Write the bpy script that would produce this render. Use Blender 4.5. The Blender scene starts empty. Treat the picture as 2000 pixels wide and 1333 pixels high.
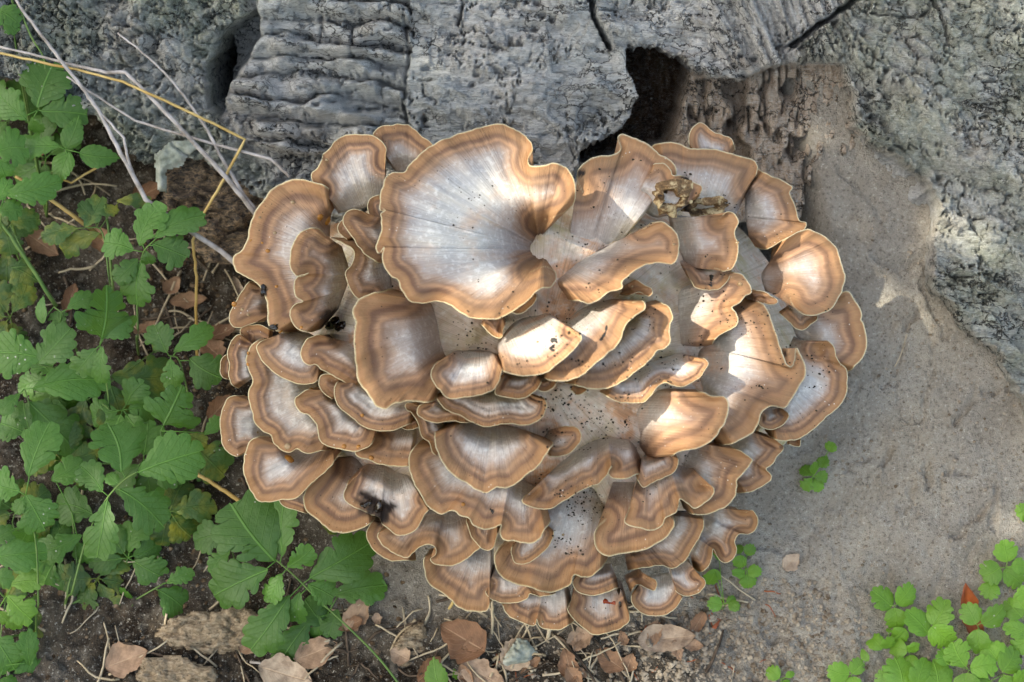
import bpy, math, random
import numpy as np
from mathutils import Vector, Matrix

# ------------------------------------------------------------------ camera, sky, sun, exposure
scene = bpy.context.scene
COL = scene.collection
PITCH = math.radians(45.0)
DIST = 1.65
TGT = np.array([0.0, 0.0, 0.16])
HF = math.radians(30.0)
FWD = np.array([0.0, math.cos(PITCH), -math.sin(PITCH)])
UPV = np.array([0.0, math.sin(PITCH), math.cos(PITCH)])
CAM = TGT - FWD * DIST
KPX = 2 * math.tan(HF / 2) / 2000.0
MMPX = KPX * DIST                      # metres per photo pixel at the target distance

cam_d = bpy.data.cameras.new("camera")
cam_d.sensor_width = 23.6
cam_d.lens = 23.6 / (2 * math.tan(HF / 2))
cam_d.clip_start = 0.05
cam_d.clip_end = 400
cam_d.dof.use_dof = True
cam_d.dof.focus_distance = DIST - 0.03
cam_d.dof.aperture_fstop = 4.0
cam_o = bpy.data.objects.new("camera", cam_d)
cam_o.location = CAM
cam_o.rotation_euler = (math.pi / 2 - PITCH, 0, 0)
COL.objects.link(cam_o)
scene.camera = cam_o

SUN = np.array([-0.60, -0.30, 0.74])
SUN = SUN / np.linalg.norm(SUN)
world = bpy.data.worlds.new("World")
scene.world = world
world.use_nodes = True
wn = world.node_tree
wn.nodes.clear()
sky = wn.nodes.new("ShaderNodeTexSky")
sky.sky_type = 'NISHITA'
sky.sun_disc = False
sky.sun_elevation = math.asin(SUN[2])
sky.sun_rotation = math.atan2(SUN[0], SUN[1])
sky.dust_density = 3.0
sky.ozone_density = 0.4
bg = wn.nodes.new("ShaderNodeBackground")
bg.inputs[1].default_value = 0.13
wo = wn.nodes.new("ShaderNodeOutputWorld")
wn.links.new(sky.outputs[0], bg.inputs[0])
wn.links.new(bg.outputs[0], wo.inputs[0])

sun_d = bpy.data.lights.new("sun", 'SUN')
sun_d.energy = 2.0
sun_d.angle = math.radians(0.55)
sun_d.color = (1.0, 0.95, 0.88)
sun_o = bpy.data.objects.new("sun", sun_d)
sun_o.rotation_euler = Vector(SUN).to_track_quat('Z', 'Y').to_euler()
sun_o.location = (0, 0, 6)
COL.objects.link(sun_o)

vs = scene.view_settings
vs.view_transform = 'Standard'
vs.look = 'None'
vs.exposure = 1.98
vs.gamma = 1.0
vs.use_white_balance = True
vs.white_balance_temperature = 7150
vs.white_balance_tint = 2
scene.cycles.max_bounces = 6
scene.cycles.diffuse_bounces = 4
scene.cycles.glossy_bounces = 2
scene.cycles.transmission_bounces = 4
scene.cycles.use_denoising = True
scene.cycles.sample_clamp_indirect = 4

random.seed(7)
RNG = np.random.default_rng(11)

# ------------------------------------------------------------------ helpers
def pt(px, py, off=0.0):
    """photo pixel + distance in front of the reference slope -> world point(s)"""
    px = np.asarray(px, float); py = np.asarray(py, float); off = np.asarray(off, float)
    d = DIST - off
    x = CAM[0] + (px - 1000) * KPX * d
    v = -(py - 666.5) * KPX * d
    y = CAM[1] + FWD[1] * d + UPV[1] * v
    z = CAM[2] + FWD[2] * d + UPV[2] * v
    return np.stack(np.broadcast_arrays(x, y, z), -1)

def proj(P):
    q = np.asarray(P, float) - CAM
    d = q @ FWD
    return 1000 + q[..., 0] / d / KPX, 666.5 - (q @ UPV) / d / KPX

_TAB = np.random.default_rng(3).random((64, 64, 64)).astype(np.float32)
def vnoise(x, y, z=0.0):
    x, y, z = np.broadcast_arrays(np.asarray(x, float), np.asarray(y, float), np.asarray(z, float))
    xi = np.floor(x).astype(int); yi = np.floor(y).astype(int); zi = np.floor(z).astype(int)
    fx = x - xi; fy = y - yi; fz = z - zi
    fx = fx * fx * fx * (fx * (fx * 6 - 15) + 10); fy = fy * fy * fy * (fy * (fy * 6 - 15) + 10); fz = fz * fz * (3 - 2 * fz)
    r = 0
    for a in (0, 1):
        for b in (0, 1):
            for c in (0, 1):
                w = (fx if a else 1 - fx) * (fy if b else 1 - fy) * (fz if c else 1 - fz)
                r = r + w * _TAB[(xi + a) & 63, (yi + b) & 63, (zi + c) & 63]
    return r * 2 - 1

def fbm(x, y, z=0.0, o=4, g=0.5):
    r = 0; a = 1.0; n = 0
    for k in range(o):
        r = r + a * vnoise(np.asarray(x) * 2 ** k + 17.3 * k, np.asarray(y) * 2 ** k + 9.1 * k, np.asarray(z) * 2 ** k + 5 * k)
        n += a; a *= g
    return r / n

def sstep(a, b, x):
    t = np.clip((x - a) / (b - a), 0, 1)
    return t * t * (3 - 2 * t)

def worley(x, y, seed=0):
    """distance to nearest and second nearest jittered lattice point"""
    x = np.asarray(x, float); y = np.asarray(y, float)
    xi = np.floor(x).astype(int); yi = np.floor(y).astype(int)
    f1 = np.full(x.shape, 9.0); f2 = np.full(x.shape, 9.0)
    for a in (-1, 0, 1):
        for b in (-1, 0, 1):
            cx = xi + a; cy = yi + b
            jx = _TAB[cx & 63, cy & 63, (seed * 7 + 1) & 63]; jy = _TAB[cx & 63, cy & 63, (seed * 7 + 4) & 63]
            d = np.hypot(cx + jx - x, cy + jy - y)
            f2 = np.where(d < f1, f1, np.minimum(f2, d)); f1 = np.minimum(f1, d)
    return f1, f2

def sdpoly(px, py, poly):
    """signed distance in pixels, positive inside"""
    P = np.asarray(poly, float); Q = np.roll(P, -1, 0)
    best = np.full(px.shape, 1e9); ins = np.zeros(px.shape, bool)
    for (ax, ay), (bx, by) in zip(P, Q):
        ex, ey = bx - ax, by - ay
        t = np.clip(((px - ax) * ex + (py - ay) * ey) / (ex * ex + ey * ey + 1e-9), 0, 1)
        best = np.minimum(best, np.hypot(px - ax - t * ex, py - ay - t * ey))
        c = (ay > py) != (by > py)
        ins ^= c & (px < (bx - ax) * (py - ay) / (by - ay + 1e-12) + ax)
    return np.where(ins, best, -best)

def sdline(px, py, pts):
    best = np.full(px.shape, 1e9)
    for (ax, ay), (bx, by) in zip(pts[:-1], pts[1:]):
        ex, ey = bx - ax, by - ay
        t = np.clip(((px - ax) * ex + (py - ay) * ey) / (ex * ex + ey * ey + 1e-9), 0, 1)
        best = np.minimum(best, np.hypot(px - ax - t * ex, py - ay - t * ey))
    return best

def catmull(P, n_per=8):
    P = np.asarray(P, float)
    if len(P) < 3:
        return P
    A = np.vstack([2 * P[0] - P[1], P, 2 * P[-1] - P[-2]])
    out = []
    for i in range(1, len(A) - 2):
        p0, p1, p2, p3 = A[i - 1], A[i], A[i + 1], A[i + 2]
        for t in np.linspace(0, 1, n_per, endpoint=False):
            out.append(.5 * (2 * p1 + (p2 - p0) * t + (2 * p0 - 5 * p1 + 4 * p2 - p3) * t * t + (3 * p1 - p0 - 3 * p2 + p3) * t ** 3))
    out.append(P[-1])
    return np.array(out)

def resample(P, n):
    P = np.asarray(P, float)
    if len(P) == 1:
        return np.repeat(P, n, 0)
    s = np.concatenate([[0], np.cumsum(np.linalg.norm(np.diff(P, axis=0), axis=1))])
    u = np.linspace(0, s[-1], n)
    return np.stack([np.interp(u, s, P[:, k]) for k in range(P.shape[1])], 1)

def mesh(name, V, F, mat=None, smooth=True, attrs=None):
    me = bpy.data.meshes.new(name)
    V = np.ascontiguousarray(np.asarray(V, np.float32).reshape(-1, 3))
    if isinstance(F, np.ndarray):
        k = F.shape[1]; n = len(F)
        me.vertices.add(len(V)); me.vertices.foreach_set("co", V.ravel())
        me.loops.add(n * k); me.loops.foreach_set("vertex_index", F.astype(np.int32).ravel())
        me.polygons.add(n); me.polygons.foreach_set("loop_start", np.arange(0, n * k, k, dtype=np.int32))
        me.update(calc_edges=True)
    else:
        me.from_pydata(V.tolist(), [], F)
        me.update()
    me.polygons.foreach_set("use_smooth", np.full(len(me.polygons), smooth))
    for an, av in (attrs or {}).items():
        at = me.attributes.new(an, 'FLOAT', 'POINT')
        at.data.foreach_set("value", np.asarray(av, np.float32).ravel())
    if mat:
        me.materials.append(mat)
    return me

def link(name, me, parent=None):
    o = bpy.data.objects.new(name, me)
    COL.objects.link(o)
    if parent is not None:
        o.parent = parent
        if me is not None:
            pass
    return o

def tag(o, label=None, cat=None, group=None, kind=None):
    if label: o["label"] = label
    if cat: o["category"] = cat
    if group: o["group"] = group
    if kind: o["kind"] = kind
    return o

def empty(name, loc=(0, 0, 0)):
    o = bpy.data.objects.new(name, None)
    o.empty_display_size = 0.02
    o.location = loc
    COL.objects.link(o)
    return o

def part(name, V, F, mat, parent, smooth=True, attrs=None):
    """child mesh given in world coordinates"""
    V = np.asarray(V, float).reshape(-1, 3)
    base = np.zeros(3); q = parent
    while q is not None:
        base = base + np.array(q.location); q = q.parent
    return link(name, mesh(name, V - base, F, mat, smooth, attrs), parent)

def gridF(nr, nc, wrap_c=False):
    i = np.arange(nr - 1)[:, None]; j = np.arange(nc if wrap_c else nc - 1)[None, :]
    j2 = (j + 1) % nc
    a = i * nc + j; b = i * nc + j2; c = (i + 1) * nc + j2; d = (i + 1) * nc + j
    return np.stack([a, b, c, d], -1).reshape(-1, 4)

def tubeVF(P, R, sides=7, close=True):
    """tube round a polyline of world points"""
    P = np.asarray(P, float); n = len(P)
    R = np.broadcast_to(np.asarray(R, float), (n,))
    T = np.gradient(P, axis=0); T /= np.linalg.norm(T, axis=1)[:, None] + 1e-12
    ref = np.array([0.13, 0.21, 0.97]) if abs(T[0] @ np.array([0, 0, 1])) < .9 else np.array([1., 0, 0])
    N = np.cross(T, ref); N /= np.linalg.norm(N, axis=1)[:, None] + 1e-12
    B = np.cross(T, N)
    a = np.linspace(0, 2 * math.pi, sides, endpoint=False)
    V = P[:, None] + R[:, None, None] * (np.cos(a)[None, :, None] * N[:, None] + np.sin(a)[None, :, None] * B[:, None])
    F = [list(f) for f in gridF(n, sides, True)]
    if close:
        F.append(list(range(sides))[::-1]); F.append([(n - 1) * sides + k for k in range(sides)])
    return V.reshape(-1, 3), F

# ------------------------------------------------------------------ material helper
class NT:
    def __init__(self, name):
        self.m = bpy.data.materials.new(name); self.m.use_nodes = True
        self.t = self.m.node_tree; self.t.nodes.clear()
        self.out = self.t.nodes.new("ShaderNodeOutputMaterial")
    def n(self, kind, **kw):
        nd = self.t.nodes.new("ShaderNode" + kind)
        for k, v in kw.items():
            setattr(nd, k, v)
        return nd
    def put(self, sock, v):
        if hasattr(v, "bl_rna") and isinstance(v, bpy.types.NodeSocket):
            self.t.links.new(v, sock)
        elif v is not None:
            if isinstance(v, (tuple, list)) and len(v) == 3 and sock.type == 'RGBA':
                v = (*v, 1)
            sock.default_value = v
    def math(self, op, a, b=None, c=None, clamp=False):
        nd = self.n("Math", operation=op, use_clamp=clamp)
        self.put(nd.inputs[0], a); self.put(nd.inputs[1], b)
        if c is not None: self.put(nd.inputs[2], c)
        return nd.outputs[0]
    def attr(self, name):
        return self.n("Attribute", attribute_name=name).outputs["Fac"]
    def noise(self, vec, scale, detail=4, rough=.55, dist=0, out=0):
        nd = self.n("TexNoise"); self.put(nd.inputs["Vector"], vec)
        nd.inputs["Scale"].default_value = scale; nd.inputs["Detail"].default_value = detail
        nd.inputs["Roughness"].default_value = rough; nd.inputs["Distortion"].default_value = dist
        return nd.outputs[out]
    def voro(self, vec, scale, feature='F1', out=0, rand=1.0):
        nd = self.n("TexVoronoi", feature=feature); self.put(nd.inputs["Vector"], vec)
        nd.inputs["Scale"].default_value = scale; nd.inputs["Randomness"].default_value = rand
        return nd.outputs[out]
    def ramp(self, fac, stops, interp='LINEAR'):
        nd = self.n("ValToRGB"); self.put(nd.inputs[0], fac)
        cr = nd.color_ramp; cr.interpolation = interp
        while len(cr.elements) < len(stops): cr.elements.new(0.5)
        for e, (p, c) in zip(cr.elements, stops):
            e.position = p
            e.color = (c, c, c, 1) if isinstance(c, (int, float)) else (*c, 1)
        return nd.outputs[0]
    def mix(self, fac, a, b, mode='MIX'):
        nd = self.n("Mix", data_type='RGBA', blend_type=mode)
        self.put(nd.inputs[0], fac); self.put(nd.inputs[6], a); self.put(nd.inputs[7], b)
        return nd.outputs[2]
    def maprange(self, v, a, b, c=0., d=1.):
        nd = self.n("MapRange"); self.put(nd.inputs[0], v)
        for k, q in enumerate((a, b, c, d)): nd.inputs[k + 1].default_value = q
        return nd.outputs[0]
    def comb(self, x, y, z):
        nd = self.n("CombineXYZ")
        for k, v in enumerate((x, y, z)): self.put(nd.inputs[k], v)
        return nd.outputs[0]
    def vmul(self, v, s):
        nd = self.n("VectorMath", operation='MULTIPLY'); self.put(nd.inputs[0], v); nd.inputs[1].default_value = s
        return nd.outputs[0]
    def geo(self):
        return self.n("NewGeometry").outputs["Position"]
    def objco(self):
        return self.n("TexCoord").outputs["Object"]
    def bump(self, h, strength=.5, dist=.001, normal=None):
        nd = self.n("Bump"); self.put(nd.inputs["Height"], h)
        nd.inputs["Strength"].default_value = strength; nd.inputs["Distance"].default_value = dist
        if normal is not None: self.put(nd.inputs["Normal"], normal)
        return nd.outputs[0]
    def pbr(self, col, rough=.8, spec=.3, normal=None, **kw):
        nd = self.n("BsdfPrincipled")
        self.put(nd.inputs["Base Color"], col); self.put(nd.inputs["Roughness"], rough)
        self.put(nd.inputs["Specular IOR Level"], spec)
        if normal is not None: self.put(nd.inputs["Normal"], normal)
        for k, v in kw.items(): self.put(nd.inputs[k.replace("_", " ")], v)
        return nd.outputs[0]
    def done(self, shader):
        self.t.links.new(shader, self.out.inputs[0])
        return self.m

def hexlin(r, g, b):
    f = lambda c: (c / 255 / 12.92) if c / 255 <= .04045 else ((c / 255 + .055) / 1.055) ** 2.4
    return (f(r), f(g), f(b))
# ------------------------------------------------------------------ ground
CRACKS = []          # little erosion scarps on the bank, as (x, y) polylines in metres, filled in below
def ground_h(x, y, detail=True):
    x = np.asarray(x, float); y = np.asarray(y, float)
    w = .04
    yy = -.21 + w * np.logaddexp(0, (y + .21) / w)           # flattens in front of the slope
    yy = .50 - w * np.logaddexp(0, (.50 - yy) / w)           # and inside the tree
    left = .020 + .66 * yy
    right = .072 + .86 * yy
    m = sstep(-.27, .10, x)
    z = left * (1 - m) + right * m
    # the bank is hollow behind the fungus, under the broken bark
    z = z - .13 * sstep(.297, .262, x + .25 * (y - .1)) * sstep(-.25, -.12, x) * sstep(.0, .10, y)
    z = z - .05 * sstep(-.12, -.25, x) * sstep(.02, .15, y)
    # bank tapers off to level ground away from the tree
    far = sstep(.55, 1.6, np.abs(x))
    z = z * (1 - far) + (-.10) * far
    front = sstep(-.25, -1.2, y)
    z = z - .03 * front
    z = z + .03 * fbm(x * .5 + 3, y * .5, 1.3, 3) * sstep(1.0, 4.0, np.hypot(x, y))
    if detail:
        xr0 = .8 * x + .6 * y; yr0 = -.6 * x + .8 * y
        rough = .35 + .65 * sstep(-.02, -.16, y) + .5 * (1 - m)
        z = z + .010 * fbm(x * 9, y * 9, 4.2, 3) * (0.5 + 0.5 * rough) + .0060 * fbm(xr0 * 30, yr0 * 30, 14.2, 5, .62)
        z = z + .0045 * fbm(x * 60, y * 60, 8.2, 3, .6) * rough
        f1, f2 = worley(x * 95 + 2 * vnoise(x * 30, y * 30), y * 95, 2)
        clod = np.clip(.62 - f1, 0, 1) ** .7
        z = z + .0065 * clod * sstep(-.03, -.15, y) * sstep(-.35, .1, fbm(x * 14, y * 14, 2.7, 2) + .25)
        near = (x > .22) & (x < .62) & (np.abs(y) < .42)
        if CRACKS and near.any():
            xs, ys = x[near], y[near]
            wx = xs + .004 * vnoise(xs * 160, ys * 160, 3.3); wy = ys + .004 * vnoise(xs * 150, ys * 150, 9.3)
            add = np.zeros(xs.shape)
            for ln, dep in CRACKS:
                dq = sdline(wx, wy, ln)
                add = add - dep * sstep(.0050, .0006, dq) + .45 * dep * sstep(.016, .004, dq)
            z = np.array(z); z[near] += add
        # fine grain and little erosion cracks on the bare bank
        z = z + .0017 * fbm(x * 200, y * 200, 1.1, 2)
        xr = .8 * x + .6 * y + .02 * fbm(x * 25, y * 25, 2.2, 2); yr_ = -.6 * x + .8 * y + .02 * fbm(x * 25, y * 25, 7.2, 2)
        rid = 1 - np.abs(fbm(xr * 13 + 4.4, yr_ * 13, 6.13, 4, .55)) * 3.6
        z = z - .0045 * np.clip((rid - .84) / .16, 0, 1) * sstep(.0, .22, fbm(x * 6, y * 6, 3.3, 2)) * m
    return z

def ground_at(px, py, lift=0.0, detail=True):
    """point(s) where the view ray of photo pixels meets the ground"""
    px = np.asarray(px, float); py = np.asarray(py, float)
    lo = np.full(px.shape, -.45); hi = np.full(px.shape, .25)
    for _ in range(20):
        mid = (lo + hi) / 2
        p = pt(px, py, mid)
        up = p[..., 2] - lift > ground_h(p[..., 0], p[..., 1], detail)
        hi = np.where(up, mid, hi); lo = np.where(up, lo, mid)
    return pt(px, py, (lo + hi) / 2)

def ground_off(px, py):
    lo, hi = -.45, .25
    for _ in range(18):
        mid = (lo + hi) / 2
        p = pt(px, py, mid)
        if p[2] > ground_h(p[0], p[1], False): hi = mid
        else: lo = mid
    return (lo + hi) / 2

for ln, dep in (([(1808, 898), (1806, 925), (1808, 950)], .007), ([(1787, 955), (1775, 975), (1760, 992)], .005), ([(1930, 980), (1905, 1015), (1862, 1052)], .006), ([(1946, 955), (1944, 990), (1938, 1034)], .006), ([(1741, 878), (1728, 906)], .008), ([(1703, 498), (1750, 520), (1802, 504)], .008), ([(1795, 600), (1772, 634)], .008), ([(1765, 672), (1748, 710), (1726, 748)], .005), ([(1910, 750), (1895, 785), (1867, 818)], .007), ([(1925, 765), (1985, 748)], .008), ([(1660, 905), (1690, 893)], .004), ([(1830, 440), (1800, 560), (1850, 650)], .008), ([(1640, 330), (1700, 380), (1720, 430)], .006), ([(1850, 920), (1900, 918)], .006)):
    gp_ = np.array([ground_at(x, y, 0, False) for x, y in ln])
    CRACKS.append(([tuple(q[:2]) for q in gp_], dep))
m = NT("soil")
g = m.geo()
n1 = m.noise(g, 9, 5, .6); n2 = m.noise(g, 300, 3, .75); n3 = m.noise(g, 60, 4, .6)
base = m.ramp(n1, [(.3, hexlin(150, 141, 130)), (.5, hexlin(168, 160, 150)), (.7, hexlin(178, 167, 152))])
litter_shade = m.attr("litter")
base = m.mix(m.math('MULTIPLY', litter_shade, m.maprange(n3, .30, .46, .55, 1.), clamp=True), base, m.ramp(n3, [(.35, hexlin(22, 17, 13)), (.55, hexlin(42, 33, 25)), (.7, hexlin(82, 68, 54))]))  # dark humus litter, with shade under the plants put into its colour
base = m.mix(m.maprange(m.noise(g, 28, 5, .65), .45, .62, 0, .35), base, hexlin(128, 116, 102))
base = m.mix(m.maprange(n2, .46, .34, 0, .65), base, hexlin(84, 76, 68))
base = m.mix(m.maprange(n2, .58, .70, 0, .8), base, hexlin(205, 198, 186))
sp = m.voro(g, 260)
base = m.mix(m.maprange(sp, .12, .05, 0, .6), base, hexlin(225, 222, 218))
bh = m.math('ADD', m.math('MULTIPLY', n2, .6), m.noise(g, 900, 2, .6))
SOIL = m.done(m.pbr(base, .95, .15, m.bump(bh, 1.0, .0040)))

def dense(lo, hi, fine_lo, fine_hi, step, far):
    a = np.arange(fine_lo, fine_hi + step / 2, step)
    g1 = fine_hi + (far - fine_hi) * (np.linspace(0, 1, 34)[1:] ** 3) + np.linspace(0, 1, 34)[1:] * .2
    g0 = fine_lo - (far + fine_lo) * (np.linspace(0, 1, 34)[1:] ** 3) - np.linspace(0, 1, 34)[1:] * .2
    return np.concatenate([g0[::-1], a, g1])
gx = dense(0, 0, -.56, .58, .0022, 60.0)
gy = dense(0, 0, -.36, .42, .0022, 60.0)
GX, GY = np.meshgrid(gx, gy)
GZ = ground_h(GX, GY)
GP = np.stack([GX, GY, GZ], -1)
gpx, gpy = proj(GP.reshape(-1, 3))
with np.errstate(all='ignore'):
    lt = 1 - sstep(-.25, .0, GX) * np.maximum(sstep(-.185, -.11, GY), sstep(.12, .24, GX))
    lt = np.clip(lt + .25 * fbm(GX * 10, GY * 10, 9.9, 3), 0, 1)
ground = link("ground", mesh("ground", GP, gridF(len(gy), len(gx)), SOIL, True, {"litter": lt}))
tag(ground, "bare grey soil bank sloping down from the tree to littered forest floor", "ground", kind="structure")

# ------------------------------------------------------------------ old tree: flared base with broken bark; added unseen limb and crown
BACK = [(420, -120), (2300, -120), (2300, 1000), (2030, 870), (1930, 690), (1800, 430), (1700, 300), (1600, 330), (1570, 430), (1500, 450), (520, 450), (470, 300), (430, 240)]
ROLLS = [(495, -60), (503, 60), (470, 130), (440, 190), (470, 270), (560, 300), (830, 300), (815, 180), (820, 130), (800, 40), (810, -60)]
PLATE = [(800, -80), (808, 60), (800, 130), (785, 190), (800, 260), (850, 310), (1000, 340), (1120, 345), (1140, 295), (1205, 268), (1246, 240), (1248, 190), (1235, 150), (1222, 105), (1215, 40), (1200, -80)]
CAVITY = [(1222, 70), (1345, 70), (1352, 150), (1330, 240), (1310, 300), (1140, 335), (1130, 300), (1215, 255), (1250, 190), (1225, 140)]
WOOD = [(1325, 90), (1400, 120), (1590, 85), (1680, 150), (1690, 300), (1620, 330), (1600, 340), (1570, 440), (1500, 450), (1300, 400), (1310, 260), (1330, 170)]
UPPER = [(1150, -80), (1165, 20), (1205, 100), (1290, 95), (1335, 130), (1385, 152), (1460, 156), (1540, 124), (1575, 118), (1600, 60), (1700, 20), (1740, -80)]
RBARK = [(1690, -80), (1625, 45), (1556, 95), (1560, 128), (1640, 122), (1662, 180), (1665, 250), (1700, 285), (1752, 310), (1800, 350), (1832, 420), (1815, 470), (1822, 560), (1872, 640), (1930, 680), (1975, 745), (2030, 870), (2300, 1000), (2300, -80)]
LROOT = [(-300, -100), (470, -100), (490, 30), (440, 60), (405, 130), (410, 210), (450, 260), (520, 340), (560, 400), (480, 385), (400, 330), (330, 300), (280, 330), (230, 300), (170, 235), (90, 190), (-20, 160), (-300, 150)]
MIDLOW = [(430, 150), (470, 120), (505, 150), (560, 290), (800, 290), (1150, 330), (1150, 420), (520, 440), (470, 300), (420, 240)]

def trunk_delta(px, py):
    """how far behind the reference slope the tree's surface lies (m) + masks"""
    wob = 9 * fbm(px / 38, py / 38, 2.2, 4, .6) + 4.5 * fbm(px / 17, py / 12, 6.2, 3, .6)
    wobx = 14 * fbm(px / 90, py / 90, 7.7, 3)
    d = .30 - .19 * sstep(1480, 1620, px)
    mask_wood = np.zeros(px.shape); mask_green = np.zeros(px.shape); mask_cav = np.zeros(px.shape)
    def lay(poly, depth, soft=10, jit=1.0, bias=0):
        nonlocal d
        s = sdpoly(px, py, poly) + wob * jit + bias
        k = sstep(-soft, soft, s)
        d = d * (1 - k) + depth * k
        return k, s
    # flaky relief shared by all bark: fibres running along the slope, plates, pits
    ang = .10 + .38 * sstep(1350, 1700, px) - .15 * sstep(700, 400, px)
    u = px * np.cos(ang) + py * np.sin(ang); v = -px * np.sin(ang) + py * np.cos(ang)
    fib = fbm(u / 70, v / 7 + wobx / 6, 3.1, 4, .6)
    fine = fbm(u / 26, v / 3.2, 8.4, 3, .6)
    plates = fbm(u / 75, v / 32, 5.5, 4, .6)
    ter = np.floor(plates * 7) + sstep(.75, 1., (plates * 7) % 1)
    f1, f2 = worley((u + 2.2 * wob) / 60, (v + wobx) / 34, 1)
    crack = sstep(.13, .0, f2 - f1) * sstep(-.15, .25, fbm(px / 80, py / 80, 1.9, 2))
    pit = sstep(.22, .08, worley(px / 44, py / 36, 3)[0])
    flake = fbm(u / 44, v / 20 + wob / 14, 9.5, 4, .62)
    fl = np.floor(flake * 5.5)
    cr2 = np.clip(1 - np.abs(fbm(u / 85, v / 17 + wob / 30, 12.5, 3, .55)) * 11, 0, 1) * sstep(-.1, .2, fbm(px / 110, py / 60, 2.1, 2))
    cr3 = np.clip(1 - np.abs(fbm(u / 24 + wob / 20, v / 60, 15.5, 3, .55)) * 12, 0, 1) * sstep(.0, .25, fbm(px / 90, py / 90, 5.1, 2))
    big = fbm(u / 150, v / 55 + wob / 40, 19.5, 3, .55) * 4.2
    stepd = np.floor(big) + sstep(.86, 1., big % 1)
    long_ = fbm(u / 130, v / 11 + wobx / 9, 13.1, 4, .62)
    hair = fbm(u / 40, v / 3.0 + wob / 4, 23.1, 3, .6)
    sparse = sstep(.05, .35, fbm(px / 120, py / 90, 6, 2))
    bark = (-.0042 * long_ - .0026 * fib - .0013 * hair - .0048 * stepd - .0008 * fl + .016 * cr2 ** 2 * sparse + .010 * cr3 ** 3 * sstep(.15, .4, fbm(px / 90, py / 90, 5.1, 2))
            + .010 * sstep(.05, .0, f2 - f1) * sstep(.1, .4, fbm(px / 130, py / 100, 1.9, 2)) + .012 * pit * sstep(.2, .4, fbm(px / 120, py / 120, 6, 2)))
    lump = fbm(px / 55, py / 48, 4.4, 5, .62)
    f1b, f2b = worley((px + 5 * wob) / 58, (py + 2.5 * wobx) / 44, 5)
    bill = np.abs(fbm(px / 46, py / 40, 2.9, 4, .55))
    grit = fbm(px / 13, py / 11, 6.6, 4, .65)
    pk = np.clip(1 - np.abs(fbm(px / 52, py / 40, 31.5, 4, .6)) * 8, 0, 1)
    lumpy = -.026 * lump - .016 * bill - .005 * grit + .010 * pk ** 3 + .007 * sstep(.10, .0, f2b - f1b) * sstep(0, .3, fbm(px / 90, py / 70, 8, 2)) + .012 * sstep(.2, .05, f1b) * sstep(.1, .35, fbm(px / 70, py / 70, 3, 2))
    k, s = lay(BACK, .080, 12); d = d + k * lumpy * .7
    k, s = lay(MIDLOW, .072, 8); d = d + k * (lumpy * .8)
    k, s = lay(LROOT, .065, 9, 1.8); d = d + k * lumpy * 1.1 + k * .03 * sstep(430, 100, px) * 0
    mask_green = np.maximum(mask_green, k)
    # stacked rolls of bark
    k, s = lay(ROLLS, .074, 4, 1.2)
    vv = py - .10 * (px - 640) + 26 * fbm(px / 110, py / 45, 1.2, 4, .6) + 10 * np.sin((px - 500) / 95)
    per = 41 + 6 * np.sin(py / 70)
    ph = (vv / 41) % 1
    roll = np.abs(np.sin(math.pi * ph)) ** .55
    rdep = .35 + .9 * sstep(-.5, .5, fbm(px / 70, vv / 41, 3.7, 2)) + .3 * _TAB[np.floor(vv / 41).astype(int) & 63, 5, 9]
    d = d + k * (-.036 * roll * rdep - .0025 * fib - .003 * lump + .009 * pit * .6 + .010 * sstep(3.5, 0, np.abs(px - 690 - 20 * np.sin(py / 22) + wob)) * 0 + .008 * sstep(.1, 0, f2b - f1b) * sstep(0, .2, fbm(px / 60, py / 40, 4, 2)))
    k, s = lay(PLATE, .047, 1.8, 1.3)
    d = d + k * (bark * 1.0 + .010 * sstep(0, -90, px - 890) * -1 * 0 - .010 * np.exp(-((px - 1010) / 160) ** 2) + .006 * lump * sstep(900, 800, px))
    d = d - k * .006 * sstep(40, 5, s) * sstep(1100, 1200, px)
    k, s = lay(WOOD, .086, 3, 1.0)
    wf = fbm(px / 16, py / 60, 2.4, 4, .6)
    d = d + k * (-.010 * wf - .006 * lump + .022 * np.clip(1 - np.abs(fbm(px / 20, py / 75, 41.1, 3)) * 7, 0, 1) * sstep(0, .3, fbm(px / 50, py / 60, 3.9, 2)) - .012 * np.abs(fbm(px / 34, py / 50, 8.8, 4)) + .03 * sstep(.15, .45, fbm(px / 60, py / 90, 7.1, 2)))
    mask_wood = np.maximum(mask_wood, k)
    k, s = lay(CAVITY, .16, 2.0, 1.0)
    d = d + k * (.02 * wf + .012 * grit)
    mask_cav = k; mask_wood = np.maximum(mask_wood, k); 
    k, s = lay(UPPER, .042, 1.6, 1.5)
    d = d + k * (bark * 1.15 - .004 * sstep(60, 0, s)) 
    mask_wood = mask_wood * (1 - k)
    rim = np.exp(-(s / 14) ** 2) * (s > 0); d = d + rim * (.008 * fbm(px / 11, py / 9, 24.3, 3, .6))
    k, s = lay(RBARK, .038, 2.2, 1.7)
    d = d + k * (bark * 1.5 - .006 * fbm(px / 120, py / 100, 4.4, 3))
    rim = np.exp(-(s / 16) ** 2) * (s > 0); d = d + rim * (.010 * fbm(px / 11, py / 9, 21.3, 3, .6))
    mask_wood = np.maximum(mask_wood * (1 - k), k * sstep(8, 1, s) * sstep(150, 300, py) * .45)
    mask_green = np.maximum(mask_green, .8 * k)
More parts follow.
